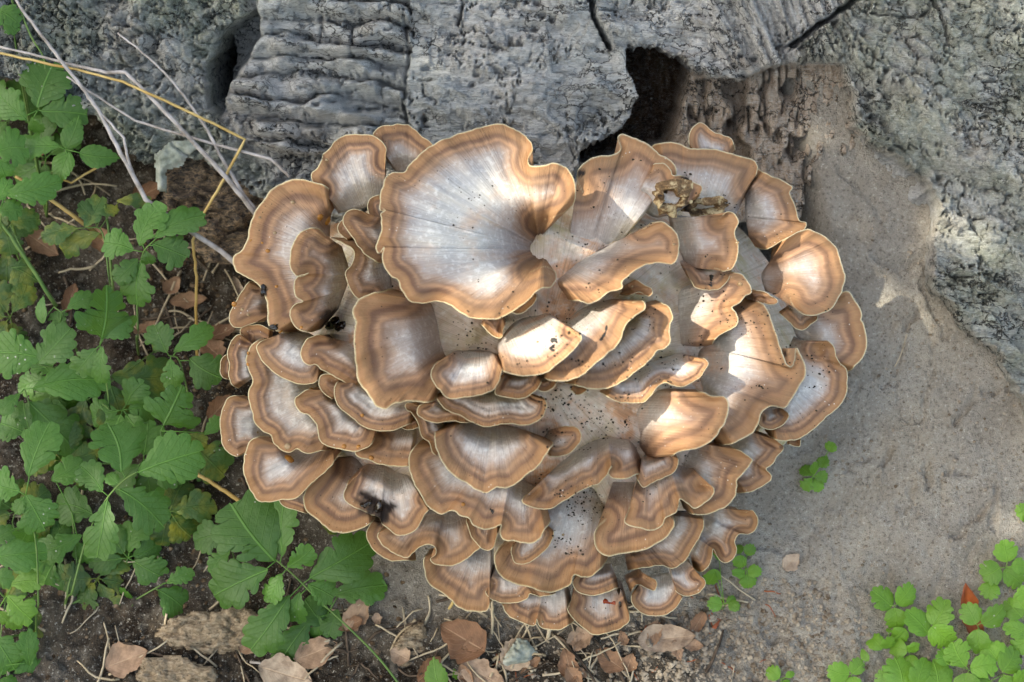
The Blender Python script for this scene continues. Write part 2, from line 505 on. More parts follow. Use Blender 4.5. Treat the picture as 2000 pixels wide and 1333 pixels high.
    # split lines in the bark
    for ln, w, dep in (([(1150, -20), (1162, 40), (1192, 98)], 7, .05), ([(1545, 92), (1600, 52), (1640, 20), (1690, -10)], 7, .06), ([(1700, 30), (1790, 38), (1815, 25)], 4, .02), ([(1815, -10), (1838, 40), (1845, 90)], 5, .03), ([(792, 40), (800, 130), (786, 200), (800, 270)], 5, .015), ([(905, 10), (895, 50)], 4, .02), ([(1005, 270), (985, 330)], 3, .02), ([(645, 40), (690, 60), (688, 110)], 2.5, .012), ([(1870, 640), (1890, 660)], 10, .03)):
        d = d + dep * sstep(w, 0, sdline(px + wob * .6, py + wob * .5, ln))
    # dark gap between the root and the rolls
    kg = sstep(-12, 14, sdpoly(px, py, [(430, 60), (495, 20), (502, 70), (470, 130), (430, 190), (408, 200), (412, 120)]) + wob)
    d = d + .055 * kg + kg * (.030 * lump + .014 * grit)
    return d, mask_wood, mask_green, mask_cav

tx = np.arange(-.60, .62, .00135)
tz_f = np.arange(-.06, .44, .00135)
tz_c = .44 + (3.2 - .44) * np.linspace(0, 1, 26)[1:] ** 1.5
tz = np.concatenate([tz_f, tz_c])
nb = 26
TX, TZ = np.meshgrid(tx, tz)
zz = np.minimum(TZ, .43)
y0 = zz - .16 + 1.414 * .055
Pb = np.stack([TX, y0, zz], -1).reshape(-1, 3)
tpx, tpy = proj(Pb)
dl, mw, mg, mc = trunk_delta(tpx, tpy)
# outside the picture the flare simply runs on
outl = sstep(-60, -330, tpx); outr = sstep(2060, 2300, tpx)
dl = dl * (1 - outl) + .10 * outl
dl = dl * (1 - outr) + .09 * outr
hi = np.maximum(TZ - .43, 0)
fall = np.exp(-hi / .35)
dd = (dl.reshape(TX.shape) - .055) * fall
und_ = .26 * np.maximum(dd - .012, 0)                      # recesses run in under the bark above them
front = np.stack([TX, y0 + FWD[1] * dd + UPV[1] * und_ + .30 * (1 - np.exp(-hi / .5)), TZ + FWD[2] * dd + UPV[2] * und_], -1)
edge = sstep(.50, .61, np.abs(TX))
front[..., 1] += edge * .10
Yt = front[..., 1]
# the back of the trunk as a coarse arc
a = np.linspace(0, math.pi, nb + 2)[1:-1]
yl = Yt[:, :1]; yr = Yt[:, -1:]
bx = tx[-1] * np.cos(a)[None, :] * (1 + 0 * TZ[:, :1]) + .05 * np.sin(a)[None, :]
by = yr * (1 + np.cos(a)) / 2 + yl * (1 - np.cos(a)) / 2 + np.sin(a)[None, :] * (.95 - .1 * TZ[:, :1])
back = np.stack([bx, by, TZ[:, :1] + 0 * bx], -1)
TV = np.concatenate([front, back], 1)
nc = TV.shape[1]
pad = lambda q: np.concatenate([q.reshape(TX.shape), np.zeros((len(tz), nb))], 1)

m = NT("bark")
g = m.geo()
gs = m.vmul(g, (14, 60, 60))
n1 = m.noise(g, 22, 5, .6); n2 = m.noise(gs, 9, 5, .65); n3 = m.noise(g, 160, 4, .6); n4 = m.noise(g, 7, 3, .5)
wood = m.attr("wood"); green = m.attr("green")
c = m.ramp(n2, [(.26, hexlin(150, 142, 136)), (.42, hexlin(204, 199, 195)), (.56, hexlin(224, 220, 216)), (.72, hexlin(234, 229, 222))])
c = m.mix(m.maprange(n1, .56, .68, 0, .55), c, hexlin(166, 148, 130))
c = m.mix(m.maprange(n4, .40, .58, .0, .55), c, hexlin(184, 192, 194))
gc = m.ramp(n3, [(.35, hexlin(130, 136, 112)), (.55, hexlin(176, 180, 158)), (.7, hexlin(204, 206, 190))])
c = m.mix(m.math('MULTIPLY', green, m.maprange(m.noise(g, 16, 4, .6), .38, .58, .15, .85)), c, gc)
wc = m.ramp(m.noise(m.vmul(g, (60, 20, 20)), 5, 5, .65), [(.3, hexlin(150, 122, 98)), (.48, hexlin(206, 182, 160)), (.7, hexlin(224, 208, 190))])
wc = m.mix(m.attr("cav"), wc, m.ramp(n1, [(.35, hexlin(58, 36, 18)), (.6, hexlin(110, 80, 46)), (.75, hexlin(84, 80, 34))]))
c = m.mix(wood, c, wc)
grain = m.noise(m.vmul(g, (9, 95, 95)), 9, 5, .72, .35)
wv_ = m.n("VectorMath", operation='ADD'); m.put(wv_.inputs[0], m.vmul(g, (30, 72, 72))); m.put(wv_.inputs[1], m.vmul(m.noise(g, 45, 4, .6, 0, 1), (2.2, 2.2, 2.2)))
crk = m.voro(wv_.outputs[0], 1.0, 'DISTANCE_TO_EDGE')
crm = m.math('MULTIPLY', m.maprange(crk, .055, .012), m.maprange(m.noise(g, 12, 3, .6), .42, .56))
c = m.mix(m.maprange(n3, .36, .27, 0, .6), c, hexlin(90, 84, 76))
c = m.mix(m.maprange(grain, .45, .34, 0, .7), c, hexlin(96, 90, 86))
c = m.mix(m.maprange(grain, .52, .64, 0, .75), c, hexlin(236, 234, 232))
c = m.mix(m.math('MULTIPLY', crm, .9), c, hexlin(34, 30, 27))  # bark cracks; their shade is painted into the colour as near-black lines
c = m.mix(m.maprange(m.voro(g, 55), .10, .05, 0, .8), c, hexlin(226, 228, 226))
bh = m.math('ADD', m.math('MULTIPLY', grain, 2.0), m.math('ADD', m.math('MULTIPLY', n3, .9), m.math('MULTIPLY', crm, -1.2)))
BARK = m.done(m.pbr(c, .88, .25, m.bump(bh, 1.0, .0036)))

tree = empty("beech_tree", (0, .6, -.05))
tag(tree, "old grey beech with broken flaking bark and a hollow above the bracket fungus", "tree")
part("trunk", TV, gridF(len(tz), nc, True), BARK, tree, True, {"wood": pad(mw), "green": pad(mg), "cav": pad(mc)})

# leafy limb added out of view: it shades the fungus and lets sun flecks through
m = NT("beech_leaf")
g = m.geo(); nn = m.noise(g, 3, 2)
lc = m.ramp(nn, [(.35, (.05, .11, .018)), (.65, (.09, .17, .03))])
tr = m.n("BsdfTranslucent"); m.put(tr.inputs[0], (.14, .26, .05))
mx = m.n("MixShader"); mx.inputs[0].default_value = .35
m.put(mx.inputs[1], m.pbr(lc, .45, .4)); m.put(mx.inputs[2], tr.outputs[0])
BLEAF = m.done(mx.outputs[0])
def shade_leaves():
    rng = np.random.default_rng(5)
    s1 = np.cross(SUN, [0, 0, 1.]); s1 /= np.linalg.norm(s1); s2 = np.cross(SUN, s1)
    ctr = TGT + SUN * 2.5
    n = 4600
    rad = .80 * np.sqrt(rng.random(n)); an = rng.random(n) * 2 * math.pi
    P = ctr + s1 * (rad * np.cos(an))[:, None] + s2 * (rad * np.sin(an))[:, None] + SUN * (rng.normal(0, .16, n))[:, None]
    gaps = [(1405, 690, 62), (1330, 775, 52), (1260, 800, 30), (1085, 655, 52), (1170, 640, 42), (1030, 700, 22), (1170, 430, 34), (1590, 520, 26), (1130, 730, 18), (1880, 480, 30)]  # openings aimed so that sun flecks fall on chosen spots
    keep = np.ones(n, bool)
    for gx_, gy_, gr in gaps:
        q = pt(gx_, gy_, float(bulge0(gx_, gy_)))
        w = P - q; w = w - np.outer(w @ SUN, SUN)
        keep &= np.linalg.norm(w, axis=1) > gr * MMPX + .026
    P = P[keep]; n = len(P)
    out = np.array([(0, 0), (.3, .36), (.62, .34), (1, 0), (.62, -.34), (.3, -.36)])
    V = []; F = []
    for k in range(n):
        d = rng.normal(0, 1, 3); d[2] *= .5; d /= np.linalg.norm(d)
        up = np.array([0, 0, 1.]) + rng.normal(0, .45, 3) + SUN * .5
        sd_ = np.cross(up, d); sd_ /= np.linalg.norm(sd_); L = .055 + .03 * rng.random()
        up2 = np.cross(d, sd_)
        for (a_, b_) in out:
            V.append(P[k] + d * L * (a_ - .5) + sd_ * L * b_ + up2 * L * (.12 * abs(b_) * 2 - .1 * a_ * a_))
        F.append([6 * k + j for j in range(6)])
    return V, F, ctr
def bulge0(px, py):
    return .105 * (1 - ((px - 1060) / 640.) ** 2 - ((py - 740) / 505.) ** 2) + .02
LV, LF, lctr = shade_leaves()
cr = part("shade_crown", LV, LF, BLEAF, tree, False)
tag(cr, kind="stuff")
P = catmull([np.array([-.3, .65, 2.3]), np.array([-.7, .2, 2.7]), lctr + np.array([.2, .3, .15]), lctr, lctr + np.array([-.45, -.4, -.15])], 6)
v, f = tubeVF(P, np.linspace(.07, .008, len(P)), 9)
part("limb", v, f, BARK, tree)  # carries the added leaves, out of view
# ------------------------------------------------------------------ bracket fungus
def bulge(px, py):
    r2 = ((px - 1060) / 640.) ** 2 + ((py - 740) / 505.) ** 2
    return .105 * (1 - r2) + .012

REG = {1: (400, 220), 2: (1050, 220), 3: (400, 560), 4: (1000, 540), 5: (580, 840), 6: (1000, 800)}
SC = 700 / 1985.
def rg(r, pts):
    ox, oy = REG[r]
    return np.array([(ox + x * SC, oy + y * SC) for x, y in pts], float)

# each cap: view, base lift mm, rise mm, tone (0 olive brown .. 1 orange pale), waviness, margin outline, attachment
CAPS = [
 # upper left
 (1, 0, 16, .2, 1, [(935,190),(935,125),(970,85),(1040,65),(1110,68),(1160,95),(1200,130),(1255,175),(1270,230)], [(1060,330),(1180,330)]),
 (1, 8, 20, .1, 1, [(650,430),(610,400),(592,370),(595,335),(630,305),(655,262),(660,232),(690,205),(720,160),(780,128),(850,120),(920,125),(970,150),(1005,190),(1002,235),(1000,280)], [(740,560),(900,520),(1010,420)]),
 (1, 10, 22, .05, 1, [(735,505),(715,450),(660,405),(600,380),(540,372),(450,385),(380,420),(340,475),(290,530),(265,580),(250,640),(235,700),(200,765),(160,795),(158,840),(175,880),(205,895),(250,925),(300,955),(335,1020),(350,1110),(360,1185),(440,1215),(530,1217)], [(700,560),(690,760),(700,1050)]),
 (1, 4, 16, .15, 1, [(290,950),(245,940),(205,1000),(170,1040),(140,1100),(133,1150),(160,1185),(205,1192),(260,1172),(330,1160)], [(380,1000),(400,1110)]),
 (3, 0, 14, .1, .6, [(215,285),(198,255),(205,230),(250,212),(310,215),(380,250)], [(290,330),(360,330)]),
 (1, 22, 24, .1, 1.1, [(668,690),(655,665),(625,643),(580,640),(530,668),(490,730),(472,810),(478,870),(510,908),(555,902),(578,888),(545,905),(508,920),(492,955),(505,1020),(545,1048),(510,1060),(475,1090),(470,1130),(495,1180),(550,1212),(610,1210),(645,1190)], [(760,740),(800,900),(740,1090)]),
 (1, 24, 18, .3, .8, [(930,600),(905,540),(908,495),(940,460),(985,455)], [(1000,640),(1020,560)]),
 (1, 20, 14, .3, .6, [(800,720),(750,668),(740,635),(765,595),(800,590)], [(850,690),(860,630)]),
 (1, 36, 22, .15, 1, [(900,575),(850,538),(800,540),(770,570),(766,610),(790,650),(820,690),(850,740),(890,785),(950,825),(1000,832)], [(1040,600),(1060,760)]),
 (1, 22, 20, .2, 1, [(700,690),(760,715),(815,745),(832,785),(815,845),(780,880),(785,930),(812,990),(850,1032),(930,1030)], [(960,700),(1020,860),(1040,990)]),
 # the big round cap
 (1, 44, 30, .25, .9, [(1800,880),(1870,858),(1925,872),(1942,915),(1915,972),(1850,985),(1740,1075),(1650,1130),(1560,1148),(1480,1135),(1420,1105),(1360,1068),(1290,1048),(1200,1060),(1140,1045),(1100,990),(1075,935),(1030,905),(1000,860),(985,800),(992,742),(962,782),(948,745),(970,690),(985,650),(975,600),(972,560),(1000,537),(968,545),(970,480),(985,410),(1020,345),(1100,330),(1140,280),(1200,220),(1290,165),(1370,135),(1480,100),(1580,75),(1660,72),(1740,105),(1800,160),(1815,205),(1790,252),(1805,292),(1865,295),(1930,280),(1985,300),(2030,345),(2052,415),(2046,490),(2000,545),(1930,575),(1870,592),(1838,618)], [(1880,800),(1850,760),(1850,690)]),
 (1, 30, 12, .8, .3, [(1530,1165),(1560,1200),(1600,1230),(1640,1245),(1660,1200),(1668,1160)], [(1570,1100),(1650,1100)]),
 (1, 34, 12, .8, .3, [(1680,1105),(1740,1115),(1790,1090),(1830,1040),(1835,1000)], [(1690,1040),(1760,1000)]),
 # left middle
 (3, 34, 26, .35, 1.1, [(1060,15),(1010,20),(950,30),(900,50),(850,80),(825,140),(838,200),(828,262),(832,330),(835,420),(850,500),(880,560),(910,610),(950,665),(1000,678),(1050,655),(1120,635),(1200,640),(1270,625),(1300,560)], [(1240,60),(1330,200),(1350,330),(1360,470)]),
 (3, 22, 20, .2, 1, [(690,268),(620,272),(565,295),(538,345),(540,400),(570,430),(610,430),(650,460),(720,500),(780,535),(835,556),(880,540)], [(720,290),(860,330),(900,470)]),
 (3, 26, 18, .15, .6, [(360,285),(310,305),(288,340),(308,390),(350,440),(410,490),(480,525),(560,541),(620,522),(650,480)], [(460,240),(600,270),(660,400)]),
 (3, 10, 24, .05, 1.1, [(380,285),(330,290),(285,308),(248,345),(230,400),(245,470),(270,525),(245,580),(245,640),(268,700),(275,745),(320,800),(368,828),(380,870),(430,908),(480,915),(510,898),(570,922),(650,905),(745,900)], [(560,330),(640,560),(760,820)]),
 (3, 4, 18, .1, .7, [(235,285),(185,273),(148,305),(130,370),(140,440),(135,500),(155,548),(185,565)], [(300,330),(310,480)]),
 (3, -4, 14, .1, .4, [(140,375),(102,398),(88,458),(100,502),(140,515)], [(190,400),(190,490)]),
 (3, 0, 20, .08, .6, [(220,605),(150,610),(118,640),(92,715),(84,800),(100,870),(130,912),(170,936),(225,920)], [(360,660),(370,860)]),
 (3, 26, 20, .12, 1, [(640,545),(600,565),(555,580),(510,615),(503,650),(530,690),(580,712),(620,760),(632,830),(670,870),(740,900),(820,912),(880,897),(925,868),(955,800)], [(700,560),(860,660),(990,760)]),
 (3, 30, 14, .3, .4, [(735,498),(685,488),(642,500),(635,545),(668,592),(725,628)], [(800,530),(800,590)]),
 (3, 34, 20, .15, .8, [(780,515),(730,528),(714,590),(740,650),(790,700),(850,750),(920,788),(990,801),(1060,788),(1130,757),(1180,735)], [(860,530),(1010,560),(1180,650)]),
 (3, 12, 18, .2, .8, [(940,850),(905,878),(860,890),(833,918),(850,945),(900,960),(960,982),(1040,996),(1110,1000),(1170,985)], [(940,760),(1190,760)]),
 (3, 20, 12, .7, .3, [(1070,765),(1105,788),(1150,787),(1195,775)], [(1090,720),(1170,720)]),
 (3, 22, 22, .1, .8, [(375,838),(310,832),(255,858),(228,930),(214,1010),(230,1080),(260,1140),(292,1187),(350,1190),(420,1180),(500,1172),(560,1120),(620,1060),(690,1000),(740,935),(770,905)], [(470,900),(600,905),(740,880)]),
 (3, -2, 12, .4, .8, [(390,1160),(440,1215),(520,1240),(570,1260)], [(450,1130),(560,1150)]),
 (5, 10, 20, .2, .7, [(150,200),(95,280),(48,335),(35,375),(50,430),(90,480),(150,535),(210,566),(280,567),(350,547),(410,512),(450,475)], [(230,150),(320,150),(380,200)]),
 (5, 24, 20, .45, 1, [(300,240),(285,300),(268,355),(275,395),(330,430),(400,462),(458,482),(472,515),(500,545),(535,577),(590,587),(650,563),(690,508),(705,470),(738,428),(715,380)], [(380,180),(480,190),(620,240)]),
 # lower left
 (5, 0, 14, .15, .6, [(450,480),(405,525),(388,580),(408,640),(450,692),(510,726),(580,730),(660,715)], [(560,520),(640,580)]),
 (5, 6, 20, .3, .9, [(520,530),(465,555),(450,600),(480,645),(530,680),(605,712),(640,688),(668,660),(712,632),(765,645),(768,690),(742,715),(760,738),(810,748),(880,746),(940,717),(990,672),(1015,645),(1000,560)], [(640,440),(800,440),(950,450)]),
 (5, 16, 16, .35, .6, [(950,470),(943,510),(955,560),(980,612),(1010,652),(1050,667),(1085,650),(1105,600),(1130,540)], [(1010,450),(1110,460)]),
 (5, 26, 26, .3, 1.1, [(740,30),(700,50),(650,92),(620,150),(624,220),(650,300),(690,362),(720,412),(762,447),(805,462),(860,443),(900,475),(950,490),(980,530),(1040,553),(1090,545),(1132,525),(1122,575),(1150,612),(1220,620),(1300,628),(1352,602),(1370,562),(1398,520),(1412,480),(1420,440)], [(840,40),(1000,150),(1200,230),(1370,330)]),
 (3, 30, 16, .4, .8, [(1190,645),(1135,645),(1112,655),(1120,682),(1152,702),(1185,760),(1195,830),(1240,862),(1262,920),(1310,955)], [(1330,700),(1380,850)]),
 (3, 46, 24, .3, .8, [(1300,750),(1280,790),(1278,830),(1285,900),(1310,960),(1350,1020),(1410,1065),(1460,1090),(1512,1126),(1562,1138),(1615,1108),(1670,1116),(1730,1086),(1795,1030),(1850,985),(1902,910),(1928,868),(1880,830)], [(1420,740),(1600,745),(1760,790)]),
 (4, 34, 16, .5, .6, [(270,832),(335,835),(370,850),(386,890),(370,932),(330,970),(270,996),(215,997),(188,975)], [(200,850),(170,900)]),
 (3, 44, 18, .35, .8, [(1320,575),(1288,600),(1300,640),(1345,688),(1420,715),(1480,745),(1540,769),(1620,765),(1700,755),(1770,766),(1835,745),(1882,700),(1896,658),(1872,618),(1820,600)], [(1400,570),(1600,570),(1780,580)]),
 (3, 36, 14, .45, .5, [(1235,635),(1188,665),(1182,708),(1230,740),(1300,753),(1400,747),(1490,752)], [(1320,640),(1440,660)]),
 (3, 62, 22, .35, 1.5, [(1320,405),(1275,432),(1255,480),(1262,520),(1290,562),(1330,602),(1370,619),(1450,616),(1530,602),(1590,576),(1622,530),(1645,470),(1668,400)], [(1390,350),(1500,345),(1600,360)]),
 (3, 52, 16, .6, .7, [(1640,500),(1612,560),(1612,600),(1690,612),(1745,621),(1800,602),(1850,552),(1875,495)], [(1680,460),(1820,450)]),
 (4, 44, 12, .9, .3, [(120,608),(165,636),(220,617),(255,578)], [(160,560),(220,545)]),
 (4, 36, 10, .9, .3, [(320,630),(360,660),(405,640),(415,620)], [(340,600),(400,600)]),
 # centre stack
 (4, 68, 22, .85, .9, [(-80,490),(-62,518),(0,540),(60,549),(130,546),(190,526),(250,482),(310,432),(355,392),(382,345),(370,310),(330,303)], [(-90,380),(20,250),(200,190)]),
 (4, 52, 24, .9, 1, [(150,520),(165,552),(240,577),(320,571),(390,541),(450,491),(520,431),(570,391),(602,340),(632,270),(680,220),(727,190),(737,158),(712,133),(670,145)], [(170,330),(350,180),(560,120)]),
 (4, 38, 22, .45, .8, [(270,575),(340,602),(400,616),(480,626),(560,606),(640,561),(720,511),(778,452),(802,420),(850,395),(877,360),(870,300),(887,230),(870,175),(830,145),(770,128)], [(400,400),(560,250),(700,150)]),
 (4, 30, 20, .6, 1.2, [(470,625),(530,667),(580,696),(640,702),(720,697),(770,662),(800,620),(848,588),(890,602),(930,612),(980,592),(1030,562),(1072,510),(1087,480),(1060,458),(1005,448)], [(560,560),(760,470),(930,420)]),
 (2, 34, 12, .9, .4, [(520,945),(545,930),(590,950),(635,978),(637,1005),(610,1017),(560,992),(490,1022)], [(460,970),(450,1010)]),
 # upper right
 (2, 6, 22, .8, .9, [(250,440),(225,390),(232,310),(300,252),(400,242),(462,205),(444,140),(470,117),(530,140),(590,165),(640,200),(690,240),(740,270),(767,310),(757,352),(715,335)], [(150,700),(300,760),(480,720)]),
 (2, -4, 18, .75, .8, [(630,200),(640,185),(700,168),(780,175),(840,205),(900,207),(980,205),(1060,225),(1130,245),(1190,265),(1214,300),(1207,345),(1190,400)], [(700,450),(900,540),(1100,560)]),
 (2, 0, 18, .8, .8, [(1190,310),(1225,320),(1290,345),(1350,375),(1408,412),(1395,450),(1430,530),(1447,597),(1487,610),(1472,650),(1400,692),(1330,727),(1260,752),(1205,748)], [(1150,430),(1150,560),(1170,690)]),
 (2, 26, 16, .8, .9, [(620,310),(650,285),(700,282),(735,320),(750,352),(800,352),(860,380),(910,410),(890,480)], [(520,480),(640,580),(760,560)]),
 (2, 40, 24, .85, 1, [(590,650),(635,610),(690,604),(740,640),(777,690),(787,740),(777,802),(745,844),(680,826),(600,846),(540,880),(472,938),(470,972),(400,992),(340,1037),(280,1052),(210,1036),(140,1042)], [(430,720),(250,800),(80,930)]),
 (2, 22, 22, .85, .9, [(1000,600),(1045,555),(1090,562),(1117,610),(1092,660),(1106,730),(1107,800),(1082,862),(1040,882),(980,862)], [(720,560),(760,720),(840,880)]),
 (2, 14, 18, .7, .8, [(820,905),(850,935),(870,972),(930,984),(1000,972),(1052,930),(1075,870)], [(780,820),(960,820)]),
 (4, 12, 22, .8, 1.2, [(1180,-25),(1235,-20),(1275,-8),(1302,20),(1325,80),(1290,112),(1258,148),(1218,172),(1240,205),(1254,237),(1237,272),(1170,312),(1122,352),(1104,398)], [(920,60),(900,220),(930,400)]),
 (4, 16, 10, .95, .3, [(1320,75),(1345,78),(1400,90),(1462,125),(1468,146),(1430,157),(1370,132)], [(1280,90),(1290,130)]),
 (2, 10, 24, .85, .8, [(1300,735),(1390,695),(1480,655),(1550,670),(1610,710),(1660,770),(1682,830),(1698,900),(1692,960),(1672,1020),(1630,1080),(1570,1116),(1500,1123),(1440,1096),(1410,1060),(1402,1030)], [(1290,820),(1240,900),(1260,990)]),
 (4, -4, 20, .6, .8, [(1800,120),(1835,84),(1870,90),(1910,150),(1937,210),(1930,243),(1947,280),(1962,340),(1956,412),(1930,462),(1890,502),(1850,535)], [(1540,160),(1560,300),(1640,440)]),
 (4, 8, 14, .7, .8, [(1480,195),(1530,250),(1570,286),(1620,297),(1650,266),(1687,235),(1685,205)], [(1530,160),(1650,160)]),
 (2, -8, 10, .95, .8, [(850,215),(838,120),(895,62),(955,92),(1005,118),(1068,150),(1095,210)], [(890,260),(1050,260)]),
 # right
 (4, 14, 26, .85, 1.1, [(1280,95),(1350,128),(1410,178),(1448,268),(1478,350),(1500,430),(1520,493),(1548,505),(1568,470),(1572,395),(1602,442),(1622,500),(1616,572),(1580,632),(1542,692),(1510,727),(1440,720),(1390,748),(1360,820),(1310,882),(1240,917),(1170,932),(1090,930)], [(1130,230),(1040,400),(1030,560),(1060,720)]),
 (4, 36, 24, .8, 1.2, [(1010,615),(1060,645),(1110,665),(1180,672),(1198,730),(1190,790),(1160,850),(1110,912),(1050,942),(970,957),(910,982),(850,1022)], [(820,610),(680,740),(690,900),(760,1030)]),
 (4, 26, 14, .75, .7, [(905,975),(918,1030),(892,1082),(830,1122),(770,1147),(725,1167),(700,1132),(682,1095)], [(850,960),(720,990)]),
 (4, 22, 24, .55, 1.2, [(742,1055),(735,1082),(690,1096),(660,1112),(610,1117),(560,1112),(538,1085),(553,1052),(535,1075),(515,1115),(470,1152),(420,1172),(350,1207),(290,1242),(220,1287),(150,1288),(90,1272),(58,1245),(80,1213),(130,1190)], [(670,900),(560,880),(400,920),(250,1050)]),
 (4, 6, 24, .55, .9, [(1190,925),(1260,968),(1332,1013),(1322,1042),(1280,1092),(1244,1130),(1247,1168),(1236,1222),(1190,1267),(1130,1302),(1070,1320),(1010,1317),(950,1285)], [(1020,900),(920,1010),(900,1170)]),
 (6, 18, 22, .5, 1, [(1040,415),(1105,428),(1113,462),(1080,512),(1040,542),(1002,548),(965,515),(930,495),(922,540),(905,572),(850,602),(830,642),(780,670),(720,657),(660,642),(628,622),(640,580),(655,530)], [(1000,300),(820,300),(680,370)]),
 (6, 10, 22, .4, .8, [(885,560),(897,605),(890,652),(860,702),(800,742),(730,777),(660,792),(600,802),(540,814),(490,792),(465,752),(457,690),(478,650),(520,610)], [(760,400),(640,370),(550,390)]),
 (6, 0, 22, .1, .7, [(1040,560),(1058,590),(1061,642),(1030,712),(990,782),(950,842),(885,884),(830,862),(760,872),(640,892)], [(880,560),(760,680),(620,790)]),
 (6, -4, 20, .35, .9, [(1420,140),(1508,208),(1470,262),(1440,305),(1405,330),(1432,368),(1420,402),(1370,432),(1310,457),(1245,464)], [(1280,90),(1200,180),(1190,330)]),
 (4, 0, 24, .45, .9, [(1690,395),(1715,368),(1745,362),(1782,400),(1802,460),(1847,510),(1853,580),(1847,650),(1810,722),(1750,772),(1690,832),(1620,882),(1560,912),(1480,914),(1430,887),(1400,855)], [(1560,330),(1480,520),(1420,720)]),
 (4, -6, 10, .9, .3, [(1525,920),(1590,942),(1600,895)], [(1530,880),(1580,870)]),
 (4, 16, 14, .5, .5, [(1505,740),(1527,772),(1500,812),(1460,840),(1410,844),(1368,822),(1362,785)], [(1480,710),(1390,720)]),
 # bottom
 (5, 6, 26, .4, 1.2, [(1180,610),(1130,640),(1104,680),(1099,740),(1115,790),(1150,830),(1220,857),(1290,867),(1350,892),(1410,897),(1470,877),(1520,852),(1533,805),(1580,812),(1630,807),(1690,762),(1728,705)], [(1330,420),(1450,300),(1620,300),(1720,420)]),
 (5, 28, 14, .35, .9, [(1210,610),(1196,650),(1195,700),(1220,740),(1270,744),(1320,712),(1360,672),(1400,632),(1422,570),(1412,528)], [(1260,560),(1380,510)]),
 (5, -4, 24, .15, 1, [(740,660),(702,720),(708,780),(730,840),(770,882),(830,922),(880,972),(930,997),(990,1007),(1060,997),(1085,920)], [(900,600),(1090,600)]),
 (5, 0, 18, .3, .9, [(1070,860),(1048,905),(1085,942),(1150,957),(1220,952),(1270,932),(1292,903),(1350,922),(1410,912),(1445,888)], [(1090,740),(1280,780)]),
 (5, -10, 22, .25, 1, [(1150,930),(1138,960),(1160,1012),(1210,1052),(1270,1077),(1312,1080),(1328,1045),(1342,1087),(1390,1107),(1450,1110),(1500,1087),(1540,1050)], [(1230,840),(1500,830)]),
 (5, -4, 22, .2, .9, [(1520,940),(1502,985),(1508,1015),(1535,1050),(1560,1072),(1600,1102),(1640,1127),(1700,1128),(1770,1110),(1822,1077),(1838,1040),(1832,980)], [(1540,820),(1800,840)]),
 (5, 2, 20, .15, .6, [(1545,805),(1530,850),(1560,892),(1610,914),(1670,912),(1740,892),(1790,870)], [(1580,740),(1740,740)]),
 (6, -6, 20, .5, .8, [(680,1000),(663,1060),(690,1102),(740,1132),(800,1139),(860,1130),(910,1097),(942,1050),(950,1010)], [(720,930),(900,900)]),
 (6, 6, 14, .5, .6, [(650,1010),(690,965),(740,985),(785,1008),(806,972),(790,940),(745,928)], [(620,920),(700,880)]),
 (6, -2, 16, .35, .8, [(890,990),(930,1022),(980,1032),(1040,1007),(1072,965),(1060,932),(1015,910)], [(860,860),(980,830)]),
 (6, -10, 20, .3, 1.2, [(1240,545),(1290,572),(1330,560),(1357,605),(1347,660),(1310,687),(1258,688),(1232,725),(1242,780),(1222,822),(1180,847),(1140,820),(1112,770),(1095,850),(1050,895),(1000,880)], [(1110,520),(1030,620),(980,760)]),
]

m = NT("fungus_cap")
ed = m.attr("edge_mm"); sa = m.attr("arc"); tone = m.attr("tone"); sd = m.attr("seed"); und = m.attr("under")
g = m.geo()
fibv = m.comb(m.math('MULTIPLY', sa, 520.), m.math('MULTIPLY', ed, .035), sd)
fib = m.noise(fibv, 1.0, 4, .6)
wv = m.noise(m.comb(m.math('MULTIPLY', sa, 30.), m.math('MULTIPLY', ed, .02), sd), 1.0, 2, .5)
edw = m.math('ADD', ed, m.math('MULTIPLY', m.math('SUBTRACT', wv, .5), m.math('MINIMUM', m.math('MULTIPLY', ed, .8), 15.)))
edw = m.math('ADD', edw, m.math('MULTIPLY', m.math('SUBTRACT', fib, .5), m.math('MINIMUM', m.math('MULTIPLY', ed, .25), 3.5)))
f = m.math('DIVIDE', edw, 52.)
def stops(L): return [(mm / 70., c) for mm, c in L]
brown = m.ramp(f, stops([(0, hexlin(234, 220, 180)), (.6, hexlin(204, 172, 126)), (1.6, hexlin(160, 114, 78)), (6.5, hexlin(176, 134, 94)), (10.5, hexlin(158, 116, 82)), (13, hexlin(112, 82, 66)), (16, hexlin(126, 94, 76)), (20, hexlin(186, 144, 110)), (24, hexlin(140, 110, 92)), (29, hexlin(182, 154, 134)), (34, hexlin(180, 166, 158)), (48, hexlin(190, 184, 180)), (68, hexlin(198, 194, 188))]))
orange = m.ramp(f, stops([(0, hexlin(240, 226, 192)), (.6, hexlin(218, 182, 138)), (1.6, hexlin(186, 136, 94)), (6.5, hexlin(198, 150, 108)), (10.5, hexlin(186, 138, 102)), (13, hexlin(146, 108, 84)), (15.5, hexlin(160, 120, 94)), (19, hexlin(206, 160, 126)), (23, hexlin(176, 140, 118)), (27, hexlin(198, 166, 146)), (35, hexlin(202, 186, 178)), (48, hexlin(206, 200, 196)), (68, hexlin(212, 208, 202))]))
c = m.mix(tone, brown, orange)
